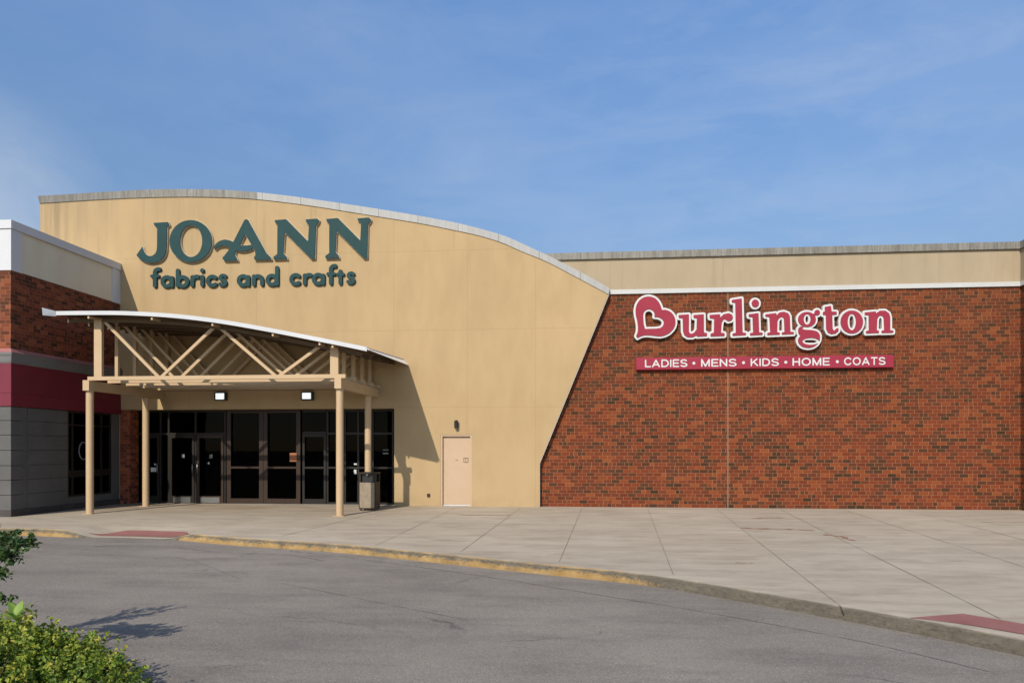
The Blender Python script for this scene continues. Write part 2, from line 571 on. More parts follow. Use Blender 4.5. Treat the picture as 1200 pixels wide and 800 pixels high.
class MB:
    def __init__(self):
        self.bm = bmesh.new()

    def box(self, x0, x1, y0, y1, z0, z1, mi=0):
        vs = [self.bm.verts.new(c) for c in ((x0, y0, z0), (x1, y0, z0), (x1, y1, z0), (x0, y1, z0),
                                             (x0, y0, z1), (x1, y0, z1), (x1, y1, z1), (x0, y1, z1))]
        for f in ((0, 3, 2, 1), (4, 5, 6, 7), (0, 1, 5, 4), (1, 2, 6, 5), (2, 3, 7, 6), (3, 0, 4, 7)):
            fc = self.bm.faces.new([vs[i] for i in f])
            fc.material_index = mi
        return self

    def bar(self, a, b, w, h, up=(0, 1, 0)):
        a, b = Vector(a), Vector(b)
        d = (b - a).normalized()
        s = d.cross(Vector(up)).normalized()
        t = s.cross(d).normalized()
        vs = []
        for p in (a, b):
            for i, j in ((-1, -1), (1, -1), (1, 1), (-1, 1)):
                vs.append(self.bm.verts.new(p + s * (i * w / 2) + t * (j * h / 2)))
        for f in ((3, 2, 1, 0), (4, 5, 6, 7), (0, 1, 5, 4), (1, 2, 6, 5), (2, 3, 7, 6), (3, 0, 4, 7)):
            self.bm.faces.new([vs[i] for i in f])
        return self

    def tube(self, pts, radii, seg=8, cap=True):
        pts = [Vector(p) for p in pts]
        rings = []
        ref = Vector((.3, .9, .1))
        for i, p in enumerate(pts):
            d = (pts[min(i + 1, len(pts) - 1)] - pts[max(i - 1, 0)]).normalized()
            s = d.cross(ref)
            if s.length < .05:
                s = d.cross(Vector((1, 0, 0)))
            s.normalize()
            t = d.cross(s)
            r = radii[i] if isinstance(radii, (list, tuple)) else radii
            rings.append([self.bm.verts.new(p + (s * math.cos(2 * math.pi * k / seg) + t * math.sin(2 * math.pi * k / seg)) * r) for k in range(seg)])
        for a, b in zip(rings, rings[1:]):
            for k in range(seg):
                self.bm.faces.new((a[k], a[(k + 1) % seg], b[(k + 1) % seg], b[k]))
        if cap:
            self.bm.faces.new(rings[0][::-1])
            self.bm.faces.new(rings[-1])
        return self

    def prism_y(self, pts, y0, y1):
        """pts: outline of (x, z); extruded along y"""
        n = len(pts)
        a = [self.bm.verts.new((x, y0, z)) for x, z in pts]
        b = [self.bm.verts.new((x, y1, z)) for x, z in pts]
        f0 = self.bm.faces.new(a)
        f1 = self.bm.faces.new(b[::-1])
        for i in range(n):
            self.bm.faces.new((a[(i + 1) % n], a[i], b[i], b[(i + 1) % n]))
        bmesh.ops.triangulate(self.bm, faces=[f0, f1], ngon_method='EAR_CLIP')
        return self

    def strip_y(self, top, bot, y0, y1):
        """ribbon of quads between two lists of (x, z), extruded along y"""
        n = len(top)
        R = [[self.bm.verts.new((x, y, z)) for x, z in L] for L in (top, bot) for y in (y0, y1)]
        t0, t1, b0, b1 = R
        for i in range(n - 1):
            self.bm.faces.new((b0[i], b0[i + 1], t0[i + 1], t0[i]))
            self.bm.faces.new((b1[i + 1], b1[i], t1[i], t1[i + 1]))
            self.bm.faces.new((t0[i], t0[i + 1], t1[i + 1], t1[i]))
            self.bm.faces.new((b0[i + 1], b0[i], b1[i], b1[i + 1]))
        self.bm.faces.new((b0[0], t0[0], t1[0], b1[0]))
        self.bm.faces.new((t0[-1], b0[-1], b1[-1], t1[-1]))
        return self

    def sheet(self, pts, z):
        f = self.bm.faces.new([self.bm.verts.new((x, y, z)) for x, y in pts])
        if f.normal.z < 0:
            f.normal_flip()
        return self

    def bevel(self, w, seg=2):
        bmesh.ops.bevel(self.bm, geom=list(self.bm.edges), offset=w, segments=seg, affect='EDGES', profile=.7)
        return self

    def mesh(self, name):
        bmesh.ops.recalc_face_normals(self.bm, faces=self.bm.faces)
        me = bpy.data.meshes.new(name)
        self.bm.to_mesh(me)
        self.bm.free()
        return me

    def build(self, name, mat, parent=None, loc=None, smooth=False):
        return link_mesh(name, self.mesh(name), mat, parent, loc, smooth)


def shade_auto(o, ang=35):
    for p in o.data.polygons:
        p.use_smooth = True
    o.data.set_sharp_from_angle(angle=math.radians(ang))


def copy_tree(o, parent=None):
    c = o.copy()
    COL.objects.link(c)
    c.parent = parent
    for ch in list(o.children):
        copy_tree(ch, c)
    return c


# ------------------------------------------------------------------ glyphs: outlines from distance fields
def sd_poly(X, Y, pts):
    pts = np.asarray(pts, float)
    d = np.full(X.shape, 1e9)
    s = np.ones(X.shape)
    n = len(pts)
    j = n - 1
    for i in range(n):
        ex, ey = pts[j] - pts[i]
        wx_, wy_ = X - pts[i][0], Y - pts[i][1]
        den = ex * ex + ey * ey
        if den < 1e-9:
            j = i
            continue
        t = np.clip((wx_ * ex + wy_ * ey) / den, 0, 1)
        d = np.minimum(d, (wx_ - ex * t) ** 2 + (wy_ - ey * t) ** 2)
        c1 = Y >= pts[i][1]
        c2 = Y < pts[j][1]
        c3 = ex * wy_ > ey * wx_
        flip = (c1 & c2 & c3) | (~c1 & ~c2 & ~c3)
        s = np.where(flip, -s, s)
        j = i
    return s * np.sqrt(d)


def sd_line(X, Y, pts, r):
    d = np.full(X.shape, 1e9)
    for (ax, ay), (bx, by) in zip(pts, pts[1:]):
        ex, ey = bx - ax, by - ay
        t = np.clip(((X - ax) * ex + (Y - ay) * ey) / max(ex * ex + ey * ey, 1e-9), 0, 1)
        d = np.minimum(d, (X - ax - ex * t) ** 2 + (Y - ay - ey * t) ** 2)
    return np.sqrt(d) - r


def sd_ell(X, Y, cx, cy, rx, ry):
    kx, ky = (X - cx) / rx, (Y - cy) / ry
    k0 = np.sqrt(kx ** 2 + ky ** 2)
    k1 = np.sqrt((kx / rx) ** 2 + (ky / ry) ** 2)
    return np.where(k1 < 1e-9, -min(rx, ry), k0 * (k0 - 1) / np.maximum(k1, 1e-9))


def arc(cx, cy, r, a0, a1, n=16, ry=None):
    ry = ry or r
    return [(cx + r * math.cos(math.radians(a0 + (a1 - a0) * i / n)), cy + ry * math.sin(math.radians(a0 + (a1 - a0) * i / n))) for i in range(n + 1)]


def smooth_poly(pts, it=2):
    """round a traced outline a little without losing its corners (cut corners that turn gently)"""
    pts = [np.array(p, float) for p in pts]
    for _ in range(it):
        out = []
        n = len(pts)
        for i in range(n):
            a, b, c = pts[i - 1], pts[i], pts[(i + 1) % n]
            d1, d2 = b - a, c - b
            ca = np.dot(d1, d2) / max(1e-9, np.linalg.norm(d1) * np.linalg.norm(d2))
            if ca > .62:
                out += [a * .22 + b * .78, b * .78 + c * .22]
            else:
                out.append(b)
        pts = out
    return pts


def contours(D, xs, ys):
    ny, nx = D.shape
    seg = {}

    def ept(i0, j0, i1, j1):
        a, b = D[j0, i0], D[j1, i1]
        t = a / (a - b)
        return (xs[i0] + (xs[i1] - xs[i0]) * t, ys[j0] + (ys[j1] - ys[j0]) * t)
    P = {}
    nxt = {}
    neg = D < 0
    mixed = np.argwhere((neg[:-1, :-1].astype(int) + neg[1:, :-1] + neg[:-1, 1:] + neg[1:, 1:]) % 4 != 0)
    for j, i in mixed:
        c = [(i, j), (i + 1, j), (i + 1, j + 1), (i, j + 1)]
        v = [neg[y, x] for x, y in c]
        ent, ext = [], []
        for k in range(4):
            a, b = k, (k + 1) % 4
            if v[a] != v[b]:
                key = tuple(sorted((tuple(map(int, c[a])), tuple(map(int, c[b])))))
                if key not in P:
                    (i0, j0), (i1, j1) = key
                    P[key] = ept(i0, j0, i1, j1)
                (ext if v[a] else ent).append(key)
        if len(ent) == 1:
            nxt[ent[0]] = ext[0]
        else:
            # saddle: keep corners apart; pair each entering edge with the next leaving edge round the cell
            order = []
            for k in range(4):
                key = tuple(sorted((tuple(map(int, c[k])), tuple(map(int, c[(k + 1) % 4])))))
                order.append(key)
            for e in ent:
                k = order.index(e)
                nxt[e] = order[(k + 1) % 4] if order[(k + 1) % 4] in ext else order[(k - 1) % 4]
    loops = []
    while nxt:
        s, e = next(iter(nxt.items()))
        loop = [s]
        del nxt[s]
        while e != s and e in nxt:
            loop.append(e)
            e = nxt.pop(e)
        if len(loop) > 5:
            loops.append([P[q] for q in loop])
    return loops


def simplify(loop, tol):
    pts = np.array(loop)
    n = len(pts)
    keep = np.zeros(n, bool)

    def rec(a, b):
        if b <= a + 1:
            return
        seg = pts[b % n] - pts[a]
        L = np.hypot(*seg)
        w = pts[a + 1:b] - pts[a]
        d = np.abs(seg[0] * w[:, 1] - seg[1] * w[:, 0]) / max(L, 1e-9) if L > 1e-9 else np.hypot(w[:, 0], w[:, 1])
        i = int(np.argmax(d))
        if d[i] > tol:
            keep[a + 1 + i] = True
            rec(a, a + 1 + i)
            rec(a + 1 + i, b)
    keep[0] = True
    h = n // 2
    keep[h] = True
    rec(0, h)
    rec(h, n)
    return [tuple(p) for p in pts[keep]]


def solid_from_loops(loops, Y0, depth, name, bevel=0.0):
    """filled outline(s) of (X, Z) standing proud: front face at Y0, back at Y0 + depth"""
    cu = bpy.data.curves.new(name, 'CURVE')
    cu.dimensions = '2D'
    cu.fill_mode = 'BOTH'
    cu.extrude = depth / 2 - bevel
    cu.bevel_depth = bevel
    cu.bevel_resolution = 1
    cu.offset = -bevel
    for lp in loops:
        s = cu.splines.new('POLY')
        s.points.add(len(lp) - 1)
        for q, (x, z) in zip(s.points, lp):
            q.co = (x, z, 0, 1)
        s.use_cyclic_u = True
    return curve_to_mesh(cu, Y0 + depth / 2, name)


def curve_to_mesh(cu, Yc, name):
    tmp = bpy.data.objects.new('tmp', cu)
    COL.objects.link(tmp)
    bpy.context.view_layer.update()
    dg = bpy.context.evaluated_depsgraph_get()
    me = bpy.data.meshes.new_from_object(tmp.evaluated_get(dg))
    bpy.data.objects.remove(tmp)
    me.name = name
    for v in me.vertices:
        x, y, z = v.co
        v.co = (x, Yc - z, y)
    me.materials.clear()
    return me


def glyph_loops(fn, box, step, to_px, Y, grow=0.0, tol=.12):
    """fn(X, Y) -> signed distance in drawing units; the outline goes onto the wall plane Y"""
    x0, y0, x1, y1 = box
    xs = np.arange(x0, x1 + step, step)
    ys = np.arange(y0, y1 + step, step)
    X, Yg = np.meshgrid(xs, ys)
    D = fn(X, Yg) - grow
    D[np.abs(D) < 1e-6] = 1e-6
    D[0, :] = np.maximum(D[0, :], 1); D[-1, :] = np.maximum(D[-1, :], 1)
    D[:, 0] = np.maximum(D[:, 0], 1); D[:, -1] = np.maximum(D[:, -1], 1)
    out = []
    for lp in contours(D, xs, ys):
        lp = simplify(lp, tol * step)
        if len(lp) < 3:
            continue
        out.append([onY(*to_px(a, b), Y) for a, b in lp])
    return out


# ================================================================== SETTING: ground, road, pavement, kerb
MB().sheet([(-400, -400), (400, -400), (400, 400), (-400, 400)], -.17).build('ground', MAT['ground'])
tag(bpy.data.objects['ground'], kind='structure')
MB().sheet([(-90, -60), (70, -60), (70, 20.0), (-90, 20.0)], ROADZ).build('road', MAT['asphalt'])
tag(bpy.data.objects['road'], kind='structure')

kp = [(0, 627), (40, 627.6), (85, 629.4), (150, 630.5), (210, 633), (260, 637.5), (320, 642), (400, 647.5), (500, 658),
      (620, 671), (750, 685), (860, 703), (1000, 729), (1100, 748), (1200, 769)]
kw = [onZ(x, y, ROADZ) for x, y in kp]
kw = [(-40, 15.2), (-25, 14.9), (-17, 14.75)] + kw + [(6.2, 4.4), (9.5, .6), (14, -5)]


def catmull(P, n):
    out = []
    for i in range(len(P) - 1):
        p0, p1, p2, p3 = P[max(i - 1, 0)], P[i], P[i + 1], P[min(i + 2, len(P) - 1)]
        L = math.hypot(p2[0] - p1[0], p2[1] - p1[1])
        m = max(2, int(L / n))
        for q in range(m):
            t = q / m
            out.append(tuple(.5 * ((2 * b) + (-a + c) * t + (2 * a - 5 * b + 4 * c - d) * t * t + (-a + 3 * b - 3 * c + d) * t ** 3)
                             for a, b, c, d in zip(p0, p1, p2, p3)))
    out.append(P[-1])
    return out


kl = catmull(kw, .14)
RX0, RX1 = onZ(88, 629.6, ROADZ)[0], onZ(213, 633, ROADZ)[0]
YX = [(-60, onZ(95, 629.4, ROADZ)[0]), (onZ(208, 633, ROADZ)[0], onZ(757, 686, ROADZ)[0] + .35)]


def sstep(x, a, b):
    t = min(1, max(0, (x - a) / (b - a)))
    return t * t * (3 - 2 * t)


def rampf(x):
    return sstep(x, RX0 - .35, RX0 + .45) * (1 - sstep(x, RX1 - .55, RX1 + .35))


bm = bmesh.new()
lay = None
kv = []
paint = []
for i, (x, y) in enumerate(kl):
    a = kl[max(i - 1, 0)]
    b = kl[min(i + 1, len(kl) - 1)]
    d = Vector((b[0] - a[0], b[1] - a[1], 0)).normalized()
    nrm = Vector((-d.y, d.x, 0))
    if nrm.y < 0:
        nrm = -nrm
    h = .15 * (1 - rampf(x) * .93)
    j = lambda s: (random.random() - .5) * s
    chip = .03 * max(0, random.random() - .62) / .38 + (.045 if random.random() < .05 else 0)
    prof = [(j(.006), ROADZ - .03), (j(.008), ROADZ + h * .30), (.004 + j(.010) + chip, ROADZ + h * .84), (.012 + j(.008) + chip, ROADZ + h - .005 - chip * .7), (.024 + chip * .9, ROADZ + h + .002 - chip * .25), (.152, ROADZ + h + .003), (.152, ROADZ - .03)]
    kv.append([bm.verts.new((x + nrm.x * o, y + nrm.y * o, z)) for o, z in prof])
    yy = any(q0 <= x <= q1 for q0, q1 in YX)
    paint.append((min(1.0, .80 + min(x - YX[0][0] if x < RX0 else 9, YX[1][1] - x if x > RX0 else 9) * .28 + random.random() * .05)) if yy else 0.0)
for i in range(len(kv) - 1):
    for q in range(6):
        fc = bm.faces.new((kv[i][q], kv[i + 1][q], kv[i + 1][q + 1], kv[i][q + 1]))
        fc.material_index = 1 if q >= 4 else 0
bmesh.ops.recalc_face_normals(bm, faces=bm.faces)
me = bpy.data.meshes.new('kerb')
vi = {v: n for n, v in enumerate(bm.verts)}
pvals = [0.0] * len(bm.verts)
fvals = [0.0] * len(bm.verts)
for i, ring in enumerate(kv):
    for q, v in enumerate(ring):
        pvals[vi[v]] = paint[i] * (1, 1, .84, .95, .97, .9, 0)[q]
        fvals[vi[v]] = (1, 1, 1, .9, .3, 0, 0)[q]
bm.to_mesh(me)
bm.free()
for nm, vl in (('paint', pvals), ('face', fvals)):
    at = me.attributes.new(nm, 'FLOAT', 'POINT')
    at.data.foreach_set('value', vl)
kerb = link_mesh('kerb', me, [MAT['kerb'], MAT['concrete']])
tag(kerb, kind='structure')

# pavement: a grid from the back of the kerb to the walls, dipping to the road at the ramp
bm = bmesh.new()
rows = []
for i, (x, y) in enumerate(kl):
    ring = []
    a = kl[max(i - 1, 0)]
    b = kl[min(i + 1, len(kl) - 1)]
    d = Vector((b[0] - a[0], b[1] - a[1], 0)).normalized()
    nrm = Vector((-d.y, d.x, 0))
    if nrm.y < 0:
        nrm = -nrm
    bx, by = x + nrm.x * .15, y + nrm.y * .15
    for q in (0, .25, .5, .75, 1.0, 1.3, 1.7, 2.2, 3.2, 5, None):
        yy = 22.6 if q is None else min(by + q, 22.5)
        dip = -.139 * rampf(x) * (1 - sstep(yy - by, .25, 1.5))
        ring.append(bm.verts.new((bx, yy, dip)))
    rows.append(ring)
for r0, r1 in zip(rows, rows[1:]):
    for q in range(len(r0) - 1):
        bm.faces.new((r0[q], r1[q], r1[q + 1], r0[q + 1]))
bmesh.ops.recalc_face_normals(bm, faces=bm.faces)
me = bpy.data.meshes.new('pavement')
bm.to_mesh(me)
bm.free()
if me.polygons[0].normal.z < 0:
    me.flip_normals()
tag(link_mesh('pavement', me, MAT['concrete'], smooth=True), kind='structure')


def ribbon(mb, pts, w, z, wob=.5, n=.25):
    P = catmull(pts, n) if len(pts) > 2 else [tuple(a + (b - a) * t / 30 for a, b in zip(pts[0], pts[1])) for t in range(31)]
    prev = None
    for i, (x, y) in enumerate(P):
        a = P[max(i - 1, 0)]
        b = P[min(i + 1, len(P) - 1)]
        d = Vector((b[0] - a[0], b[1] - a[1], 0)).normalized()
        s = Vector((-d.y, d.x, 0))
        ww = w * (1 + (random.random() - .5) * 2 * wob) / 2
        o = (random.random() - .5) * w * wob
        c = (mb.bm.verts.new((x + s.x * (o - ww), y + s.y * (o - ww), z)), mb.bm.verts.new((x + s.x * (o + ww), y + s.y * (o + ww), z)))
        if prev:
            mb.bm.faces.new((prev[0], c[0], c[1], prev[1]))
        prev = c


mb = MB()
for a, b in (((533, 595), (440, 639)), ((610, 595), (540, 646)), ((682, 595), (655.5, 658)), ((759, 596), (789, 673)),
             ((840, 596.5), (990, 714)), ((915, 597), (1173, 725)), ((990, 597.5), (1200, 664)), ((1065, 598), (1230, 640)), ((455, 597), (330, 628))):
    ribbon(mb, [onZ(*a), onZ(*b)], .011, .004, .6)
ribbon(mb, [(-4.6, 19.72), (12.4, 19.85)], .014, .004, .7)
mb.build('pavement_joint', MAT['joint'])
tag(bpy.data.objects['pavement_joint'], kind='structure')

mb = MB()
for L, w in (([(400, 652), (550, 672.5), (715, 699), (820, 716), (987, 747), (1077, 767), (1160, 787)], .011),
             ([(205, 641), (250, 646), (303, 649), (340, 650.5), (380, 657)], .015),
             ([(330, 683), (400, 697), (470, 711), (552, 727)], .010),
             ([(110, 640), (140, 639), (165, 637.5)], .018),
             ([(180, 655), (200, 652), (235, 660), (285, 680)], .009)):
    ribbon(mb, [onZ(x, y, ROADZ) for x, y in L], w, ROADZ + .004, .8, .12)
mb.build('road_seam', MAT['seam'])
tag(bpy.data.objects['road_seam'], kind='structure')

mb = MB()
for L, w in (([(868, 618.5), (905, 619.5), (955, 621.5)], .13), ([(880, 607), (898, 606.6), (918, 606.5)], .10), ([(965, 626), (985, 628.5), (1000, 633)], .09),
             ([(536, 603), (566, 603.4), (598, 603.2)], .08), ([(862, 659), (872, 659.5), (882, 659.8)], .03), ([(1150, 611.5), (1180, 612), (1200, 612)], .05), ([(985, 628), (1000, 627.5), (1014, 629)], .04)):
    ribbon(mb, [onZ(x, y) for x, y in L], w, .003, .9, .1)
tag(mb.build('rust_stain', MAT['rust']), kind='structure')

# red paving at the two crossing points
bm = bmesh.new()
xa, xb = onZ(99, 626, -.1)[0], onZ(208, 630, -.1)[0]
N = 30
prev = None
for i in range(N + 1):
    x = xa + (xb - xa) * i / N
    ky = min(kl, key=lambda p: abs(p[0] - x))[1] + .15
    cut = .62 * sstep(i / N, 0, .22) * (1 - sstep(i / N, .82, 1.0) * .6)
    ring = []
    for q in range(9):
        yy = ky + .10 + (cut + .02) * q / 4
        dip = -.139 * rampf(x) * (1 - sstep(yy - ky, .25, 1.5))
        ring.append(bm.verts.new((x, yy, dip + .006)))
    if prev:
        for q in range(4):
            bm.faces.new((prev[q], ring[q], ring[q + 1], prev[q + 1]))
    prev = ring
me = bpy.data.meshes.new('red_paving')
bm.to_mesh(me)
bm.free()
tag(link_mesh('red_paving', me, MAT['red_pave']), kind='structure')
mb = MB()
mb.sheet([onZ(x, y) for x, y in ((1066, 724), (1095, 721.5), (1128, 719), (1200, 731), (1300, 748), (1300, 764), (1200, 743.2), (1140, 733), (1095, 727))], .006)
tag(mb.build('red_paving', MAT['red_pave']), kind='structure')

# planted island near the camera
isl = [(-12, 6.9), (-8, 6.7), (-5.6, 6.25), (-4.6, 5.85), (-3.95, 5.55), (-3.58, 5.24), (-3.2, 4.86), (-2.85, 4.3), (-2.45, 3.4), (-2.3, 1.5), (-2.3, -3)]
il = catmull(isl, .15)
bm = bmesh.new()
rings = []
for i, (x, y) in enumerate(il):
    a = il[max(i - 1, 0)]
    b = il[min(i + 1, len(il) - 1)]
    d = Vector((b[0] - a[0], b[1] - a[1], 0)).normalized()
    s = Vector((d.y, -d.x, 0))
    jt = lambda q: (random.random() - .5) * q
    prof = [(jt(.006), ROADZ - .02), (-.012 + jt(.006), -.03), (-.03, -.004), (-.15, 0.0), (-.15, ROADZ)]
    rings.append([bm.verts.new((x + -s.x * o * -1, y + -s.y * o * -1, z)) for o, z in prof])
for r0, r1 in zip(rings, rings[1:]):
    for q in range(4):
        bm.faces.new((r0[q], r1[q], r1[q + 1], r0[q + 1]))
bmesh.ops.recalc_face_normals(bm, faces=bm.faces)
me = bpy.data.meshes.new('island_kerb')
bm.to_mesh(me)
bm.free()
tag(link_mesh('island_kerb', me, MAT['concrete2']), kind='structure')
bm = bmesh.new()
inner = []
for i, (x, y) in enumerate(il):
    a = il[max(i - 1, 0)]
    b = il[min(i + 1, len(il) - 1)]
    d = Vector((b[0] - a[0], b[1] - a[1], 0)).normalized()
    inner.append((x - d.y * .148, y + -d.x * -.148 * -1))
prev = None
for (x, y) in inner:
    c = (bm.verts.new((x, y, -.03)), bm.verts.new((-12, -3, -.03)) if prev is None else None)
    if prev is not None:
        bm.faces.new((prev, c[0], hub))
    else:
        hub = c[1]
    prev = c[0]
bmesh.ops.recalc_face_normals(bm, faces=bm.faces)
me = bpy.data.meshes.new('planting_soil')
bm.to_mesh(me)
bm.free()
tag(link_mesh('planting_soil', me, MAT['soil']), kind='structure')

# ================================================================== TAN SHOP BUILDING
shop = empty('shop_building', (wx(400), WALL, 0))
tag(shop, 'tan stucco shop front with an arched parapet and dark glass entrance', 'building')
bot = [(47, 238.5), (80, 236.5), (120, 234), (170, 231.8), (215, 231), (260, 231.6), (300, 233.8), (340, 238.2), (380, 243.8), (440, 253.5), (490, 261.5), (530, 269.5),
       (560, 276), (588, 284.5), (612, 295), (640, 306.5), (670, 322), (700, 338), (713, 345)]
top = [(45, 230), (80, 228), (120, 225.4), (170, 222.8), (215, 222), (260, 222.8), (300, 225.6), (340, 230), (380, 235.6), (440, 244.6), (490, 253), (530, 260.4),
       (562, 268), (592, 277), (618, 288.5), (645, 301), (674, 315.5), (704, 332), (714.5, 338)]


def smooth_line(P, n=5):
    out = []
    for i in range(len(P) - 1):
        p0, p1, p2, p3 = P[max(i - 1, 0)], P[i], P[i + 1], P[min(i + 2, len(P) - 1)]
        for q in range(n):
            t = q / n
            out.append(tuple(.5 * ((2 * b) + (-a + c) * t + (2 * a - 5 * b + 4 * c - d) * t * t + (-a + 3 * b - 3 * c + d) * t ** 3)
                             for a, b, c, d in zip(p0, p1, p2, p3)))
    out.append(P[-1])
    return out


bw = [onY(x, y, WALL) for x, y in smooth_line(bot)]
tw = [onY(x, y, WALL) for x, y in smooth_line(top)]
SX0, SX1 = wx(152.5), wx(462)      # entrance opening
HZ = onY(330, 479, WALL)[1]        # underside of the header
DX0, DX1, DZ = wx(516.5), wx(552.8), onY(535, 509, WALL)[1]
xr, zr = onY(632, 543, WALL)
# the tan wall: one outline, with the two openings cut out of its foot
wing_x = -14.42
ol = [(bw[0][0], 0), (wing_x - .003, 0), (wing_x - .003, HZ), (SX1, HZ), (SX1, 0), (DX0, 0), (DX0, DZ), (DX1, DZ), (DX1, 0), (xr, 0), (xr, zr)]
ol += [(x, z) for x, z in bw[::-1]]
link_mesh('wall', solid_from_loops([ol], WALL, .5, 'wall'), MAT['tan'], shop)
o = MB().strip_y(tw, bw, WALL - .028, WALL + .56).build('coping', MAT['coping'], shop)
# narrow metal edge down the raking right side
ex0, ez0 = onY(713, 345, WALL)
mb = MB()
mb.bar((ex0 + .012, WALL + .02, ez0 - .01), (xr + .012, WALL + .02, zr), .012, .11)
mb.bar((xr + .012, WALL + .02, zr), (xr + .012, WALL + .02, 0.0), .012, .11)
mb.build('edge_trim', MAT['trim'], shop)
# body and roof behind the front
MB().box(bw[0][0] + .05, xr - 3.2, WALL + .52, 44, HZ + .6, 6.2).build('roof', MAT['roofing'], shop)
# brick pier left of the entrance
MB().box(wing_x + .004, SX0, WALL - .004, WALL + .5, 0, HZ - .003).build('brick_pier', MAT['brick2'], shop)

# entrance glazing
GY = WALL + .38
sf = lambda p: wx(p, GY)
zf = lambda p, y: onY(p, y, GY)[1]
ztop = HZ - .004
ztr = zf(300, 508)      # transom
zmid = zf(300, 547.5)
zbot = zf(300, 582)
mb = MB()
mb.box(SX0 + .002, SX1 - .002, WALL + .5, WALL + 5.5, -.02, .002)
mb.build('vestibule_floor', MAT['carpet'], shop)
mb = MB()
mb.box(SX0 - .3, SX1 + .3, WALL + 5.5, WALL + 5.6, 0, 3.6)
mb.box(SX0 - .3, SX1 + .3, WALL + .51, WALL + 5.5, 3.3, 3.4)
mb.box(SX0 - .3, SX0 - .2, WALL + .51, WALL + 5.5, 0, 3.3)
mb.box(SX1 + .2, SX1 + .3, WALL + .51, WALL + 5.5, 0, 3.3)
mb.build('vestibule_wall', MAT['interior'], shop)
# inner row of doors seen dimly through the outer ones
mb = MB()
for p in (190, 225, 262, 300, 335, 372, 405, 435):
    x = wx(p, WALL + 3.0)
    mb.box(x - .035, x + .035, WALL + 3.0, WALL + 3.08, 0, 3.29)
mb.box(SX0, SX1, WALL + 3.002, WALL + 3.078, 2.1, 2.2)
mb.build('inner_frame', MAT['bronze'], shop)
for p, w, z0, z1, y in ((245, .5, 0, 1.3, 4.3), (330, 1.0, 0, 1.0, 4.7), (395, .6, 0, 1.6, 4.1), (205, .4, 0, .9, 2.2)):
    x = wx(p, WALL + y)
    MB().box(x - w / 2, x + w / 2, WALL + y, WALL + y + .4, z0 + .004, z1).build('display_stand', MAT['grey_block'], shop)

mb = MB()
th = .05


def vpost(mb, p, w, z0=0.0, z1=None, d=.11):
    x = sf(p)
    mb.box(x - w / 2, x + w / 2, GY - .02, GY - .02 + d, z0, ztop if z1 is None else z1)


main = MB()
for p in (154.5, 172, 188.5, 198, 229.5, 264):
    vpost(main, p, .055)
for p0, p1 in ((154.5, 172), (172, 188.5), (188.5, 198), (198, 229.5), (229.5, 264), (0, 0), (384, 404.5), (404.5, 420), (420, 437), (437, 460.5)):
    if p0 == 0:
        main.build('entrance_frame', MAT['dark_frame'], shop)
        main = MB()
        for p in (384, 404.5, 420, 437, 460.5):
            vpost(main, p, .055)
        continue
    a, b = sf(p0) + .0285, sf(p1) - .0285
    main.box(a, b, GY - .017, GY + .087, ztop - .07, ztop - .002)
    main.box(a, b, GY - .017, GY + .087, ztr - .035, ztr + .035)
    main.box(a, b, GY - .017, GY + .087, .002, .07)
    if p0 >= 384:
        main.box(a, b, GY - .016, GY + .08, zmid - .03, zmid + .03)
main.build('entrance_frame', MAT['dark_frame'], shop)
mb = MB()
mb.box(SX0 + .03, SX1 - .03, GY + .03, GY + .038, .05, ztop - .03)
mb.build('entrance_glass', MAT['glass'], shop)


def glazed_door(p0, p1, zt, name, mat, rail=None, kick=.24, handle=0, st=.075):
    """a framed glass door: stiles, rails, kick plate, pull handle"""
    a, b = sf(p0), sf(p1)
    y0, y1 = GY - .045, GY + .012
    m = MB()
    m.box(a, a + st, y0, y1, .012, zt)
    m.box(b - st, b, y0, y1, .012, zt)
    m.box(a + st, b - st, y0 + .001, y1 - .001, zt - .09, zt - .001)
    m.box(a + st, b - st, y0 + .001, y1 - .001, .013, kick)
    if rail:
        m.box(a + st, b - st, y0 + .002, y1 - .002, rail - .03, rail + .03)
    d = m.build(name, mat, shop)
    if handle:
        hx = (b - st * .5) if handle > 0 else (a + st * .5)
        h = MB()
        h.tube([(hx, y0 - .002, .95), (hx, y0 - .055, .97), (hx, y0 - .055, 1.25), (hx, y0 - .002, 1.27)], .013, 8)
        h.build('handle', MAT['steel'], d, smooth=True)
    return d


d1 = glazed_door(173.5, 187.5, ztr - .04, 'door', MAT['dark_frame'], handle=1)
d2 = glazed_door(199.5, 228.5, ztr - .04, 'door', MAT['dark_frame'], handle=1)
d3 = glazed_door(231.5, 262.5, ztr - .04, 'door', MAT['bronze'], handle=-1)
k3 = MB().box(sf(236), sf(258), GY - .052, GY - .046, .03, .2).build('kick_plate', MAT['steel'], d3)
k2 = MB().box(sf(204), sf(224), GY - .052, GY - .046, .03, .2).build('kick_plate', MAT['steel'], d2)
# wide bronze leaves in the middle
c1 = glazed_door(266.5, 309, ztop - .01, 'sliding_door', MAT['bronze'], rail=zmid, kick=.17, st=.13)
c2 = glazed_door(309.4, 352.5, ztop - .01, 'sliding_door', MAT['bronze'], rail=zmid, kick=.17, st=.13)
c3 = glazed_door(355, 382.5, ztr - .01, 'door', MAT['dark_frame'], rail=zmid, kick=.17, st=.07)
for z0, z1 in ((ztr, ztr + .06), (ztop - .08, ztop - .004)):
    MB().box(sf(355), sf(382.5), GY - .03, GY + .012, z0, z1).build('transom', MAT['dark_frame'], shop)
tr = MB().box(SX0 + .01, SX1 - .01, GY - .07, GY + .1, .0, .011)
tr.build('threshold', MAT['steel'], shop)


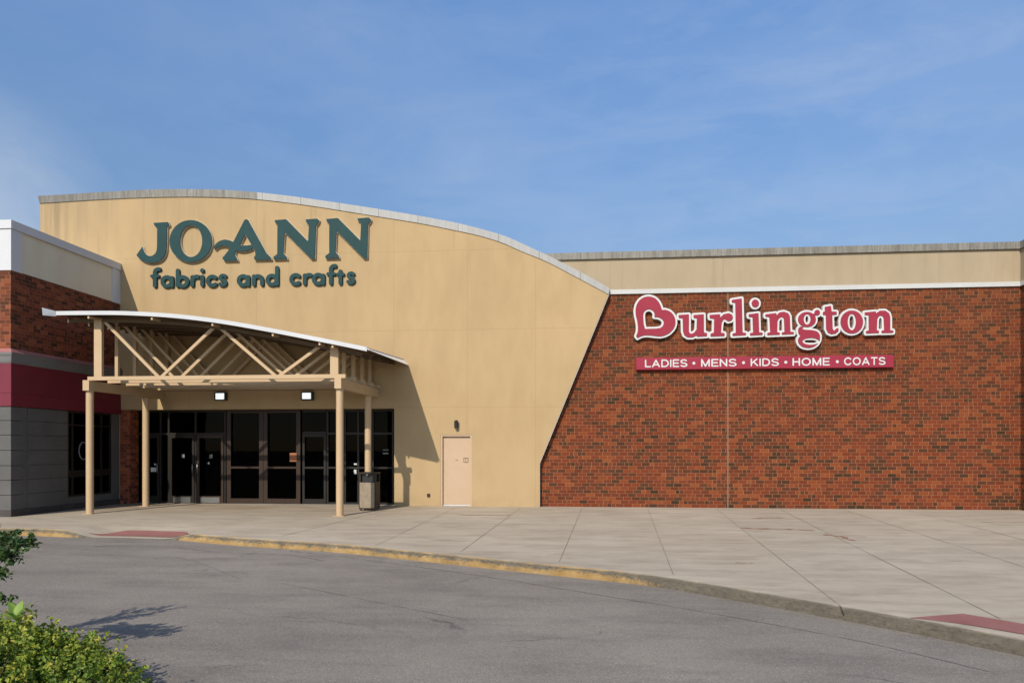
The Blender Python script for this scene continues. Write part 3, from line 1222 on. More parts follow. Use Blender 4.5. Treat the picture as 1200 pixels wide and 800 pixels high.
def notice(p, y, w, h, mat, parent, yy=GY + .022):
    x, z = onY(p, y, yy)
    MB().box(x - w / 2, x + w / 2, yy, yy + .003, z - h / 2, z + h / 2).build('notice', mat, parent)


notice(180, 550, .19, .14, MAT['paper'], d1)
notice(181.8, 544, .06, .06, MAT['paper'], d1)
notice(214.5, 534, .10, .11, MAT['grey_cornice'], d2)
notice(247, 534.5, .10, .12, MAT['grey_cornice'], d3)
notice(244.5, 542.5, .05, .06, MAT['paper'], d3)
notice(343.5, 535.5, .22, .27, MAT['orange'], c2, GY - .05)
notice(416.5, 543.5, .09, .05, MAT['paper'], shop)
notice(416.2, 552.5, .08, .14, MAT['paper'], shop)
notice(452, 527, .18, .03, MAT['grey_cornice'], shop)
notice(452, 531, .18, .05, MAT['grey_cornice'], shop)

# service door
dy = WALL + .09
dm = MB()
dm.box(DX0 + .055, DX1 - .055, dy, dy + .05, .045, DZ - .055)
dr = dm.bevel(.004, 1).build('service_door', MAT['door'], shop)
dr['label'] = 'blank beige steel door'
fm = MB()
fm.box(DX0 + .001, DX0 + .05, WALL + .012, WALL + .2, 0, DZ - .002)
fm.box(DX1 - .05, DX1 - .001, WALL + .012, WALL + .2, 0, DZ - .002)
fm.box(DX0 + .05, DX1 - .05, WALL + .013, WALL + .2, DZ - .05, DZ - .003)
fm.build('door_frame', MAT['door'], dr)
MB().box(DX0 + .052, DX1 - .052, dy - .015, dy + .03, .006, .042).build('door_sweep', MAT['sign_white'], dr)
for z in (.32, 1.05, 1.8):
    hg = MB()
    hg.tube([(DX0 + .053, dy - .006, z - .055), (DX0 + .053, dy - .006, z + .055)], .01, 8)
    hg.build('hinge', MAT['bronze'], dr)
x, z = onY(546, 539, dy)
lp = MB()
for q in ((-.07, -.058, -.07, .07), (.058, .07, -.07, .07), (-.058, .058, .058, .07), (-.058, .058, -.07, -.058), (-.006, .004, -.058, .058)):
    lp.box(x + q[0], x + q[1], dy - .006, dy + .002, z + q[2], z + q[3])
lp.build('lock_plate', MAT['bronze'], dr)
MB().box(x - .32, x - .24, dy - .004, dy + .002, z - .005, z + .006).build('door_label', MAT['bronze'], dr)
# the back of the doorway
MB().box(DX0 + .002, DX1 - .002, WALL + .2, WALL + .49, .003, DZ - .004).build('door_backing', MAT['black'], dr)
x, z = onY(502.3, 580, WALL)
om = MB()
om.box(x - .045, x + .045, WALL - .03, WALL - .001, z - .05, z + .05)
om.bevel(.008, 2)
ou = om.build('outlet_box', MAT['bronze'], shop)

# ------------------------------------------------------------------ little lamp over the service door
x, z = onY(535.2, 497.5, WALL)
wl = empty('wall_lamp', (x, WALL, z))
tag(wl, 'small dark cylinder lamp mounted above the beige service door', 'lamp')
m = MB()
m.tube([(x, WALL - .085, z - .10), (x, WALL - .085, z + .10)], [.058, .062], 16)
m.tube([(x, WALL - .085, z + .1005), (x, WALL - .085, z + .135)], [.066, .03], 16)
b = m.build('lamp_body', MAT['black'], wl)
shade_auto(b)
MB().box(x - .035, x + .035, WALL - .03, WALL - .001, z - .06, z + .06).build('bracket', MAT['bronze'], wl)
m = MB().tube([(x, WALL - .085, z - .13), (x, WALL - .085, z - .1005)], [.035, .05], 16)
shade_auto(m.build('lens', MAT['grey_cornice'], wl))

# ------------------------------------------------------------------ two lit floodlights under the canopy
fl0 = None
for p, y, lab in ((260, 464.5, 'lit white floodlight on the header above the narrow glass doors at the left'), (361, 464, 'lit white floodlight on the header above the wide bronze doors, nearer the trash can')):
    x, z = onY(p, y, WALL)
    if fl0 is None:
        fl0 = empty('floodlight', (x, WALL, z))
        m = MB().box(x - .19, x + .19, WALL - .12, WALL - .001, z - .13, z + .13)
        m.bevel(.02, 2)
        bd = m.build('housing', MAT['black'], fl0)
        rm = MB()
        for q in ((-.175, .175, .095, .118), (-.175, .175, -.118, -.095), (-.175, -.14, -.095, .095), (.14, .175, -.095, .095)):
            rm.box(x + q[0], x + q[1], WALL - .132, WALL - .118, z + q[2], z + q[3])
        rm.build('bezel', MAT['dark_frame'], fl0)
        MB().box(x - .139, x + .139, WALL - .127, WALL - .1205, z - .094, z + .094).build('lens', MAT['lamp'], fl0)
        f = fl0
    else:
        f = copy_tree(fl0)
        f.location = (x, WALL, z)
    tag(f, lab, 'light', 'floodlights under the canopy')

# ================================================================== ENTRANCE CANOPY
can = empty('entrance_canopy', (-9.6, 18.2, 0))
tag(can, 'tan painted steel entrance canopy with open trusses and a curved white roof', 'canopy')
RF = 17.75
rt = [(66, 364.6), (110, 364.2), (150, 364.6), (200, 367.4), (250, 373.0), (300, 381.2), (355, 391.6), (400, 400.4), (430, 406.6)]
rtop = [onY(x, y, RF) for x, y in smooth_line(rt, 6)]
SL = .045                     # the roof climbs gently to the wall


def roof_z(x):
    xs = [p[0] for p in rtop]
    return float(np.interp(x, xs, [p[1] for p in rtop]))


bm = bmesh.new()
Y1 = WALL - .004
sect = []
for (x, z) in rtop:
    sect.append([bm.verts.new(c) for c in ((x, RF + .012, z - .012), (x, Y1, z - .012 + SL * (Y1 - RF)), (x, Y1, z - .075 + SL * (Y1 - RF)), (x, RF + .012, z - .075))])
for a, b in zip(sect, sect[1:]):
    for q in range(4):
        bm.faces.new((a[q], b[q], b[(q + 1) % 4], a[(q + 1) % 4]))
bm.faces.new(sect[0])
bm.faces.new(sect[-1][::-1])
m = MB()
m.bm.free()
m.bm = bm
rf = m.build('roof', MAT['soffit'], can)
MB().strip_y([(x, z) for x, z in rtop], [(x, z - .105) for x, z in rtop], RF - .012, RF + .01).build('fascia', MAT['white_metal'], can)
# flashing that runs back along the right eave, deeper towards the wall; and the short return at the left end
xe, ze = rtop[-1]
bm = bmesh.new()
Pq = [((RF - .012), ze - .004, ze - .07), (Y1, ze - .004 + SL * (Y1 - RF), ze - .19 + SL * (Y1 - RF))]
vv = []
for yq, a, b in Pq:
    vv.append([bm.verts.new((xx, yq, zz)) for xx, zz in ((xe - .03, a - .006), (xe - .03, a + .004), (xe + .0 + (a - b) * .8, b), (xe - .012 + (a - b) * .8, b - .004))])
for q in range(4):
    bm.faces.new((vv[0][q], vv[1][q], vv[1][(q + 1) % 4], vv[0][(q + 1) % 4]))
bm.faces.new(vv[0]); bm.faces.new(vv[1][::-1])
m = MB(); m.bm.free(); m.bm = bm
m.build('eave_flashing', MAT['flashing'], can)
xl, zl = rtop[0]
tipx, tipz = onY(49.5, 360.4, RF - .25)
tb = onY(51.5, 369.4, RF - .25)[1]
bm = bmesh.new()
vv = [[bm.verts.new(c) for c in ((xl, RF + d, zl), (tipx, RF - .25 + d, tipz), (tipx + .02, RF - .25 + d, tb), (xl, RF + d, zl - .135))] for d in (-.013, -.001)]
bm.faces.new(vv[0]); bm.faces.new(vv[1][::-1])
for q in range(4):
    bm.faces.new((vv[0][q], vv[0][(q + 1) % 4], vv[1][(q + 1) % 4], vv[1][q]))
m = MB(); m.bm.free(); m.bm = bm
m.build('eave_flashing', MAT['white_metal'], can)
# purlins run from front to back under the deck; their ends show under the fascia
for p, y in ((103, 370.5), (177.3, 372), (248.4, 378), (319.2, 388.5), (374, 399.5), (389.3, 404)):
    x, _ = onY(p, y, RF)
    z = roof_z(x) - .075 - .034
    MB().bar((x, RF - .012 + .03, z - .055), (x, Y1, z + SL * (Y1 - RF)), .045, .06, (0, 0, 1)).build('purlin', MAT['paint'], can)
# columns with square heads
CXL, CXR = -13.03, -6.18
zc = 3.27
for cx in (CXL, CXR):
    for cyy in (18.2, 20.7):
        c = MB().tube([(cx, cyy, .012), (cx, cyy, zc)], .094, 28).build('column', MAT['paint'], can)
        shade_auto(c)
        MB().box(cx - .14, cx + .14, cyy - .14, cyy + .14, 0, .011).build('base_plate', MAT['paint'], c)
        if cyy < 19:
            MB().box(cx - .088, cx + .088, cyy - .16, cyy + .078, zc + .001, 3.545).build('column_head', MAT['paint'], c)
    MB().box(cx - .075, cx + .075, 18.28, WALL - .004, zc + .005, 3.535).build('side_beam', MAT['paint'], can)
# five trusses
T0 = 18.2
diag = [((122, 375), (186.5, 441)), ((189.5, 441), (251, 382)), ((258.5, 383), (323.5, 441)), ((327.5, 440), (375.5, 403))]
dg = [(onY(*a, T0), onY(*b, T0)) for a, b in diag]
PL, PR = onY(115.9, 400, T0)[0], onY(392.3, 400, T0)[0]
chx0, chx1 = onY(104, 443, T0)[0], onY(405.5, 443, T0)[0]
for i in range(5):
    ty = T0 + .82 * i
    rise = SL * (ty - RF)
    if ty > WALL - .1:
        ty = WALL - .1
    MB().box(chx0, chx1, ty - .05, ty + .05, 3.548, 3.648).build('bottom_chord', MAT['paint'], can)
    ct = [(x, z - .155 + rise) for x, z in rtop if PL - .9 < x < PR + .75]
    MB().strip_y(ct, [(x, z - .09) for x, z in ct], ty - .045, ty + .045).build('top_chord', MAT['soffit'], can)  # shade under the roof put into the chord's colour: dark deck tone
    for (a, b) in dg:
        (xa_, za_), (xb_, zb_) = a, b
        lo, hi = ((xa_, za_), (xb_, zb_)) if za_ < zb_ else ((xb_, zb_), (xa_, za_))
        hz = roof_z(hi[0]) - .20 + rise
        MB().bar((lo[0], ty, 3.62), (hi[0], ty, hz), .076, .065, (0, 1, 0)).build('strut', MAT['paint'], can)
    w = .107 if i == 0 else .046
    for px_, sg in ((PL, 1), (PR, -1)):
        xx = px_ if i == 0 else px_ - .03
        MB().box(xx - w, xx + w, ty - .048, ty + .048, 3.649, roof_z(xx) - .14 + rise).build('post', MAT['paint'], can)
# wall bracket beside the right eave
# ================================================================== TRASH CAN
bx0, by0 = onZ(420.3, 598.0)
bx1 = bx0 + .485
bin_ = empty('trash_can', ((bx0 + bx1) / 2, by0 + .24, 0))
tag(bin_, 'square dark bronze trash can with a pebbled beige panel beside the canopy column', 'trash can')
D = .46
m = MB().box(bx0, bx1, by0, by0 + D, .05, .80)
m.bevel(.012, 2).build('body', MAT['bin_body'], bin_)
pm = MB().box(bx0 + .03, bx1 - .03, by0 - .014, by0 - .001, .075, .785)
pm.bevel(.004, 1).build('front_panel', MAT['bin_panel'], bin_)
hm = MB()
hm.box(bx0 - .01, bx1 + .01, by0 - .012, by0 + D + .01, 1.02, 1.07)
hm.bevel(.012, 2)
hd = hm.build('lid', MAT['bin_body'], bin_)
for q in ((bx0, by0), (bx1 - .06, by0), (bx0, by0 + D - .06), (bx1 - .06, by0 + D - .06)):
    MB().box(q[0], q[0] + .06, q[1], q[1] + .06, .803, 1.018).build('lid_post', MAT['bin_body'], hd)
MB().box(bx0 + .065, bx1 - .065, by0 + .07, by0 + D - .07, .803, 1.017).build('chute', MAT['black'], bin_)
MB().box(bx0 + .22, bx0 + .27, by0 - .016, by0 + .0, .985, 1.015).build('latch', MAT['steel'], bin_)
for q in ((bx0 + .03, by0 + .03), (bx1 - .07, by0 + .03), (bx0 + .03, by0 + D - .07), (bx1 - .07, by0 + D - .07)):
    MB().box(q[0], q[0] + .04, q[1], q[1] + .04, 0, .0495).build('foot', MAT['black'], bin_)

# ================================================================== BRICK BUILDING
bk = empty('brick_building', (wx(900, BRICK), BRICK, 0))
tag(bk, 'long windowless red brick building with a beige concrete parapet', 'building')
XL = xr - 1.5
XR = wx(1196, BRICK)
zt0 = onY(900, 336.2, BRICK)[1]
zt1 = zt0 - .13
zcap0 = onY(900, 291, BRICK)[1]
zcap1 = zcap0 - .20
MB().box(XL, XR - .0, BRICK, BRICK + .4, 0, zt1 - .001).build('wall', MAT['brick'], bk)
MB().box(XL, XR, BRICK - .055, BRICK + .3, zt1, zt0).build('trim_band', MAT['trim'], bk)
MB().box(XL - 1, XR, BRICK + .01, BRICK + .4, zt0 + .001, zcap1 - .001).build('parapet', MAT['fascia'], bk)
MB().box(XL - 1, XR - .05, BRICK - .06, BRICK + .47, zcap1, zcap0).build('coping', MAT['coping2'], bk)
# the front steps forward at the far right
MB().box(XR + .001, XR + 14, BRICK - 1.0, BRICK + .4, 0, zt1 - .001).build('wall', MAT['brick'], bk)
MB().box(XR - .045, XR + 14, BRICK - 1.055, BRICK + .3, zt1 + .002, zt0 + .002).build('trim_band', MAT['trim'], bk)
MB().box(XR + .001, XR + 14, BRICK - .99, BRICK + .4, zt0 + .003, zcap1 - .001).build('parapet', MAT['fascia'], bk)
MB().box(XR - .048, XR + 14, BRICK - 1.06, BRICK + .47, zcap1 + .003, zcap0 + .003).build('coping', MAT['coping2'], bk)
MB().box(XL, XR + 13.9, BRICK + .41, 46, 0, zcap0 - .6).build('roof', MAT['roofing'], bk)

# ================================================================== LEFT WING
wg = empty('corner_building', (-15.5, 17.16, 0))
tag(wg, 'brick corner building with a maroon band and grey panelled base beside the canopy', 'building')
WX, WY = wing_x, 17.16
LX = -26.0
zz = lambda y: EYE + (525 - y) * 18.44 / 850
zbase, zmar0, zmar1, zcor, zbr, zcr, zcop = .17, zz(475.6), zz(425.5), zz(413), zz(316), zz(268), zz(258)
WB = WALL - .004
win0, win1 = onX(80, 520, WX)[0], onX(131, 520, WX)[0]
wz0 = .36
# panelled base: courses with real grooves
cz = [zbase + .001, .56, .94, 1.31, 1.70, 2.09, 2.46, zmar0 - .004]
mb = MB()
for a, b in zip(cz, cz[1:]):
    mb.box(LX, WX - .004, WY + .004, WY + .4, a, b - .018)                       # front leaf
    mb.box(WX - .4, WX, WY, onX(23, 540, WX)[0], a, b - .018)                       # corner block
    mb.box(WX - .4, WX - .012, onX(33, 540, WX)[0], win0, a, b - .018)            # side leaf
    mb.box(WX - .4, WX - .05, onX(23, 540, WX)[0] + .001, onX(33, 540, WX)[0] - .001, a, b - .001)
mb.box(LX, WX - .03, WY + .02, win0 - .003, zbase, zmar0 - .006)
mb.box(WX - .4, WX - .02, win0 + .002, WB, zbase, wz0)
mb.box(WX - .4, WX - .016, win1, WB, wz0 + .001, zmar0 - .006)
mb.build('panel_base', MAT['grey_block'], wg)
MB().box(LX, WX + .015, WY - .012, WB, 0, zbase - .001).build('plinth', MAT['base_dark'], wg)
mb = MB()
mb.box(LX, WX + .03, WY - .03, WB, zmar0, 3.14)
mb.box(LX, WX + .03, WY - .03, WB, 3.155, zmar1)
mb.box(LX, WX + .02, WY - .02, WB, 3.139, 3.156)
mb.build('maroon_band', MAT['maroon'], wg)
# moulded cornice: profile swept round the corner
mb = MB()
pr = [(.035, zmar1 + .001), (.055, zmar1 + .05), (.075, zcor - .10), (.10, zcor - .045), (.10, zcor)]
for (o0, z0), (o1, z1) in zip(pr, pr[1:]):
    vs = [mb.bm.verts.new(c) for c in ((LX, WY - o0, z0), (WX + o0, WY - o0, z0), (WX + o0, WB, z0), (LX, WY - o1, z1), (WX + o1, WY - o1, z1), (WX + o1, WB, z1))]
    mb.bm.faces.new((vs[0], vs[1], vs[4], vs[3]))
    mb.bm.faces.new((vs[1], vs[2], vs[5], vs[4]))
mb.box(LX, WX + .03, WY - .03, WB, zmar1 + .002, zcor - .001)
mb.build('cornice', MAT['grey_cornice'], wg)
mb = MB()
vs = [mb.bm.verts.new(c) for c in ((LX, WY - .105, zcor + .001), (WX + .105, WY - .105, zcor + .001), (WX + .105, WB, zcor + .001),
                                   (LX, WY - .004, zcor + .11), (WX + .004, WY - .004, zcor + .11), (WX + .004, WB, zcor + .11))]
mb.bm.faces.new((vs[0], vs[1], vs[4], vs[3]))
mb.bm.faces.new((vs[1], vs[2], vs[5], vs[4]))
mb.build('flashing', MAT['pink_cap'], wg)
MB().box(LX, WX, WY, WB, zcor + .0, zbr).build('brick_wall', MAT['brick2'], wg)
MB().box(LX, WX - .01, WY + .01, WB, zbr + .001, zcr).build('parapet', MAT['cream'], wg)
mb = MB()
ya = onX(25.3, 290, WX)[0]
yb = onX(131.3, 320, WX)[0]
mb.box(WX - 1.9, WX + .02, WY - .02, ya, zbr - .012, zcr - .001)
mb.build('corner_panel', MAT['white_panel'], wg)
MB().box(WX - .3, WX + .02, yb, WB, zbr - .012, zcr - .001).build('corner_panel', MAT['white_panel'], wg)
MB().box(LX, WX + .05, WY - .05, WB, zcr + .001, zcop).build('coping', MAT['white_panel'], wg)
MB().box(LX, WX - .6, WALL, 40, 0, zbr).build('rear_wall', MAT['brick2'], wg)
# window in the side wall
mb = MB()
fr = WX - .075
zW1 = zmar0 - .006


def side_post(mb, y, w, z0, z1):
    mb.box(fr, fr + .055, y - w / 2, y + w / 2, z0, z1)


m1, m2 = onX(86, 520, WX)[0], onX(120, 520, WX)[0]
zr_, zm_ = EYE + (525 - 497.5) * 20.6 / 850, EYE + (525 - 555) * 20.6 / 850
win = MB()
for y, w in ((win0 + .03, .06), (m1, .07), (m2, .07), (win1 - .03, .06)):
    side_post(win, y, w, wz0 + .001, zW1)
for a, b in ((win0 + .06, m1 - .036), (m1 + .036, m2 - .036), (m2 + .036, win1 - .06)):
    for z0, z1 in ((wz0 + .002, wz0 + .06), (zm_ - .10, zm_ + .10), (zr_ - .025, zr_ + .025), (zW1 - .06, zW1 - .001)):
        win.box(fr + .001, fr + .053, a, b, z0, z1)
w_ = win.build('window', MAT['dark_frame'], wg)
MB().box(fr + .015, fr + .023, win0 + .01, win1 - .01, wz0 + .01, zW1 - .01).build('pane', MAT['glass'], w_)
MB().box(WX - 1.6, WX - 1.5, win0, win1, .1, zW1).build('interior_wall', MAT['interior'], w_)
mb = MB()
ry, rz_ = onX(99.5, 528, WX)
pts = [(fr + .028, ry + .19 * math.cos(t), rz_ + .25 * math.sin(t)) for t in np.linspace(math.radians(35), math.radians(325), 30)]
mb.tube(pts, .022, 6)
rg = mb.build('window_ring', MAT['grey_cornice'], w_, smooth=True)

# ================================================================== SIGNS
big = empty('shop_sign', (wx(300), WALL, onY(300, 308, WALL)[1]))
tag(big, 'big dark green serif letters JO-ANN mounted high on the tan wall', 'sign')
SA = lambda x, y: (150 + x / 8, 245 + y / 8)
Jp = smooth_poly([(255, 137), (392, 129), (402, 158), (380, 172), (376, 380), (369, 422), (350, 463), (315, 494), (270, 509), (215, 512), (160, 498), (120, 470), (95, 440),
                  (150, 360), (165, 405), (190, 438), (225, 449), (258, 438), (280, 410), (288, 375), (290, 185), (268, 172)], 1)
A1 = [(1105, 110), (1120, 103), (1137, 110), (1128, 235), (1110, 245), (1060, 345), (1022, 400), (1015, 435), (1032, 466), (1042, 490), (914, 493), (896, 466), (915, 445), (950, 400), (985, 345)]
A2 = [(1105, 112), (1120, 103), (1137, 108), (1310, 420), (1345, 452), (1356, 480), (1200, 484), (1191, 462), (1208, 440), (1203, 405), (1165, 335), (1110, 245)]
A3 = smooth_poly([(818, 378), (822, 350), (860, 310), (920, 290), (980, 303), (1030, 333), (1080, 349), (1150, 347), (1200, 330), (1215, 352), (1150, 395), (1080, 408), (1020, 395), (965, 363), (900, 350), (850, 364), (832, 386)], 2)
N1 = [(265, 112), (375, 103), (578, 310), (586, 160), (560, 132), (555, 105), (665, 97), (683, 115), (673, 138), (652, 160), (641, 470), (608, 475), (360, 225), (346, 420), (375, 448), (385, 475), (258, 479), (253, 456), (290, 428), (292, 150), (268, 132)]
N2 = [(748, 101), (858, 92), (1065, 300), (1073, 140), (1043, 118), (1039, 95), (1150, 87), (1168, 108), (1157, 130), (1138, 150), (1131, 465), (1098, 470), (845, 215), (834, 410), (862, 438), (871, 466), (742, 470), (736, 447), (775, 420), (776, 150), (750, 122)]
N1 = [(x + 1120, y) for x, y in N1]
N2 = [(x + 1120, y) for x, y in N2]
SO = .05
bigs = [
    (lambda X, Y: sd_poly(X, Y, Jp), (80, 110, 420, 530)),
    (lambda X, Y: np.maximum(sd_ell(X, Y, 603, 308, 199, 197), -sd_ell(X, Y, 607, 308, 103, 147)), (390, 95, 820, 525)),
    (lambda X, Y: np.minimum(np.minimum(sd_poly(X, Y, A1), sd_poly(X, Y, A2)), sd_poly(X, Y, A3)), (800, 90, 1375, 505)),
    (lambda X, Y: sd_poly(X, Y, N1), (1355, 80, 1825, 495)),
    (lambda X, Y: sd_poly(X, Y, N2), (1840, 70, 2305, 490)),
]
for i, (fn, bx) in enumerate(bigs):
    lo = glyph_loops(fn, bx, 5, SA, WALL, 0, .12)
    f = link_mesh('letter', solid_from_loops(lo, WALL - .10, .03, 'letter', .006), MAT['green'], big)
    lo = glyph_loops(fn, bx, 5, SA, WALL, 3.5, .12)
    link_mesh('letter_return', solid_from_loops(lo, WALL - .069, .066, 'letter_return'), MAT['letter_side'], f)

small = empty('lettering_sign', (wx(300), WALL, onY(300, 335, WALL)[1]))
tag(small, 'line of small dark green lower case letters reading fabrics and crafts', 'sign')
R = 18.4


def U(*fs):
    def g(X, Y):
        d = fs[0](X, Y)
        for f in fs[1:]:
            d = np.minimum(d, f(X, Y))
        return d
    return g


def ln(pts, r=R):
    return lambda X, Y: sd_line(X, Y, pts, r)


def ring(cx, cy, r=42):
    return ln(arc(cx, cy, r, 0, 360, 28))


def ch_f(x, b, t, cb, h=34):
    return U(ln([(x, b - R), (x, t + 34)] + arc(x + h, t + 36, h, 180, 282, 8)), ln([(x - 28, cb), (x + 32, cb)], 15))


def ch_a(cx, b):
    return U(ring(cx, b - 57), ln([(cx + 46, b - 110 + R), (cx + 46, b - R)]))


def ch_b(cx, b, t):
    return U(ring(cx, b - 57), ln([(cx - 46, t + R), (cx - 46, b - R)]))


def ch_d(cx, b, t):
    return U(ring(cx, b - 57), ln([(cx + 46, t + R), (cx + 46, b - R)]))


def ch_r(x, b):
    return U(ln([(x, b - 112 + R), (x, b - R)]), ln(arc(x + 42, b - 57, 42, 180, 285, 8)))


def ch_n(x, b):
    return U(ln([(x, b - 112 + R), (x, b - R)]), ln(arc(x + 38, b - 62, 38, 180, 360, 14, 34) + [(x + 76, b - R)]))


def ch_i(x, b):
    return U(ln([(x, b - 112 + R), (x, b - R)]), ln([(x, b - 152), (x + .1, b - 152)], 20))


def ch_c(cx, b):
    return ln(arc(cx, b - 57, 42, 48, 312, 22))


def ch_t(x, b):
    return U(ln([(x, b - 145 + R), (x, b - R)]), ln([(x - 26, b - 100), (x + 26, b - 100)], 15))


def ch_s(cx, b):
    return ln(arc(cx + 2, b - 84, 26, -35, -180, 10, 22)[0:] + arc(cx + 2, b - 84, 26, 180, 115, 5, 22) + arc(cx - 3, b - 37, 28, -70, 0, 6, 23) + arc(cx - 3, b - 37, 28, 0, 150, 10, 23), 16)


row = [
    (ch_f(262, 741, 565, 632), (210, 545, 330, 760)), (ch_a(375, 741), (300, 610, 450, 760)), (ch_b(522, 740, 562), (445, 545, 600, 760)),
    (ch_r(612, 735), (585, 605, 680, 755)), (ch_i(705, 732), (675, 545, 735, 750)), (ch_c(800, 735), (735, 605, 860, 755)), (ch_s(898, 731), (845, 600, 955, 750)),
    (ch_a(1088, 731), (1015, 600, 1165, 750)), (ch_n(1188, 728), (1160, 595, 1295, 745)), (ch_d(1358, 726, 536), (1290, 520, 1435, 745)),
    (ch_c(1580, 720), (1515, 590, 1645, 740)), (ch_r(1664, 719), (1635, 590, 1735, 735)), (ch_a(1790, 718), (1720, 590, 1865, 735)),
    (ch_f(1908, 717, 534, 612), (1855, 515, 1975, 735)), (ch_t(1997, 715), (1955, 545, 2040, 735)), (ch_s(2096, 710), (2045, 580, 2150, 735)),
]
for fn, bx in row:
    lo = glyph_loops(fn, bx, 3, SA, WALL, 0, .15)
    link_mesh('letter', solid_from_loops(lo, WALL - .07, .066, 'letter', .005), MAT['green'], small)

# magenta sign with white outlines
ms_ = empty('logo_sign', (wx(895, BRICK), BRICK, onY(895, 398, BRICK)[1]))
tag(ms_, 'magenta slab serif word with white outlines and a heart shaped B on brick', 'sign')
S1 = lambda x, y: (735 + x / 10, 340 + y / 10)
off2 = lambda P: [(x + 1050, y) for x, y in P]
off3 = lambda P: [(2050 + x * 1.25, y * 1.25) for x, y in P]
Bo = smooth_poly([(402, 243), (385, 190), (360, 142), (320, 102), (255, 82), (190, 92), (135, 130), (105, 180), (92, 240), (95, 300), (115, 380), (122, 450), (118, 500), (100, 545), (117, 568),
                  (145, 550), (200, 533), (280, 538), (370, 550), (430, 540), (490, 510), (538, 458), (560, 400), (555, 340), (530, 290), (490, 255), (440, 238)], 1)
Bi = smooth_poly([(181, 300), (190, 262), (220, 236), (258, 230), (298, 250), (317, 290), (312, 322), (360, 325), (402, 346), (425, 385), (412, 430), (370, 458), (203, 462), (187, 400)], 1)
u_ = [(595, 300), (715, 292), (715, 500), (740, 520), (775, 505), (803, 470), (808, 338), (768, 335), (768, 300), (888, 292), (890, 505), (925, 510), (925, 546), (812, 552), (802, 538), (760, 560), (700, 560), (660, 535), (645, 490), (642, 338), (597, 335)]
r_ = [(955, 300), (1075, 290), (1080, 328), (1120, 290), (1180, 278), (1218, 298), (1228, 335), (1208, 366), (1170, 374), (1140, 352), (1120, 347), (1097, 385), (1087, 505), (1130, 512), (1130, 543), (965, 550), (967, 515), (1005, 506), (1008, 342), (957, 338)]
l_ = off2([(163, 125), (280, 107), (290, 505), (330, 508), (330, 534), (172, 543), (173, 514), (210, 508), (204, 158), (163, 155)])
i_ = off2([(360, 292), (475, 278), (482, 502), (522, 505), (522, 530), (375, 538), (377, 510), (412, 505), (405, 324), (360, 320)])
n_ = off2([(555, 292), (680, 278), (685, 303), (720, 270), (770, 262), (820, 280), (840, 318), (846, 495), (885, 498), (885, 522), (745, 529), (746, 503), (777, 498), (770, 340), (745, 322), (715, 337), (696, 368), (692, 500), (722, 504), (722, 529), (575, 535), (577, 508), (610, 503), (601, 323), (555, 320)])
gl = off2(smooth_poly([(965, 432), (1000, 440), (980, 462), (1010, 472), (1100, 476), (1160, 490), (1190, 530), (1190, 590), (1160, 640), (1110, 675), (1050, 685), (980, 670), (936, 625), (934, 575), (962, 543), (934, 505), (938, 455)], 1))
t_ = off3([(196, 165), (254, 155), (260, 208), (308, 209), (308, 236), (266, 240), (270, 370), (284, 388), (303, 366), (322, 360), (326, 386), (300, 412), (260, 420), (226, 406), (209, 370), (206, 240), (180, 240), (178, 213), (197, 206)])
n2 = off3([(568, 216), (670, 207), (675, 225), (710, 200), (760, 200), (795, 225), (806, 262), (806, 382), (835, 385), (835, 405), (725, 408), (725, 386), (749, 382), (745, 270), (730, 247), (705, 247), (686, 272), (680, 383), (700, 386), (700, 408), (580, 412), (581, 389), (606, 384), (605, 243), (568, 240)])
P_ = lambda pts: (lambda X, Y: sd_poly(X, Y, pts))
gs = [
    (lambda X, Y: np.maximum(sd_poly(X, Y, Bo), -sd_poly(X, Y, Bi)), (40, 30, 610, 620)),
    (P_(u_), (550, 250, 970, 610)), (P_(r_), (910, 240, 1280, 600)), (P_(l_), (1170, 60, 1430, 600)),
    (lambda X, Y: np.minimum(sd_poly(X, Y, i_), sd_ell(X, Y, 1487, 165, 43, 45)), (1365, 70, 1620, 590)), (P_(n_), (1560, 220, 1985, 590)),
    (lambda X, Y: np.minimum(np.minimum(np.maximum(sd_ell(X, Y, 2088, 352, 104, 88), -sd_ell(X, Y, 2090, 350, 40, 62)), sd_ell(X, Y, 2208, 272, 32, 32)),
                             np.minimum(sd_line(X, Y, [(2165, 300), (2205, 285)], 14), np.maximum(sd_poly(X, Y, gl), -sd_ell(X, Y, 2132, 606, 96, 40)))), (1930, 210, 2290, 740)),
    (P_(t_), (2240, 150, 2500, 570)),
    (lambda X, Y: np.maximum(sd_ell(X, Y, 2050 + 448 * 1.25, 305 * 1.25, 131, 134), -sd_ell(X, Y, 2050 + 448 * 1.25, 305 * 1.25, 48, 96)), (2440, 210, 2780, 560)),
    (P_(n2), (2710, 210, 3140, 560)),
]
for i, (fn, bx) in enumerate(gs):
    st = 5
    dz = .003 * (i % 2)
    lo = glyph_loops(fn, bx, st, S1, BRICK, 23, .12)
    bkg = link_mesh('letter', solid_from_loops(lo, BRICK - .13 - dz, .13 + dz - .006, 'letter'), MAT['sign_white'], ms_)
    lo = glyph_loops(fn, bx, st, S1, BRICK, 0, .12)
    link_mesh('letter_face', solid_from_loops(lo, BRICK - .155, .154 - .13 - dz, 'letter_face', .003), MAT['magenta'], bkg)

bar = empty('banner_sign', (wx(895, BRICK), BRICK, onY(895, 425, BRICK)[1]))
tag(bar, 'long magenta bar sign with white capitals below the heart logo word', 'sign')
xa, za = onY(745, 427, BRICK)
xb, zb = onY(1045.5, 423.4, BRICK)
zc_ = (za + zb) / 2
hh = .183
m = MB().box(xa, xb, BRICK - .14, BRICK - .002, zc_ - hh, zc_ + hh)
m.bevel(.03, 3)
pn = m.build('panel', MAT['magenta'], bar)


W0 = .165


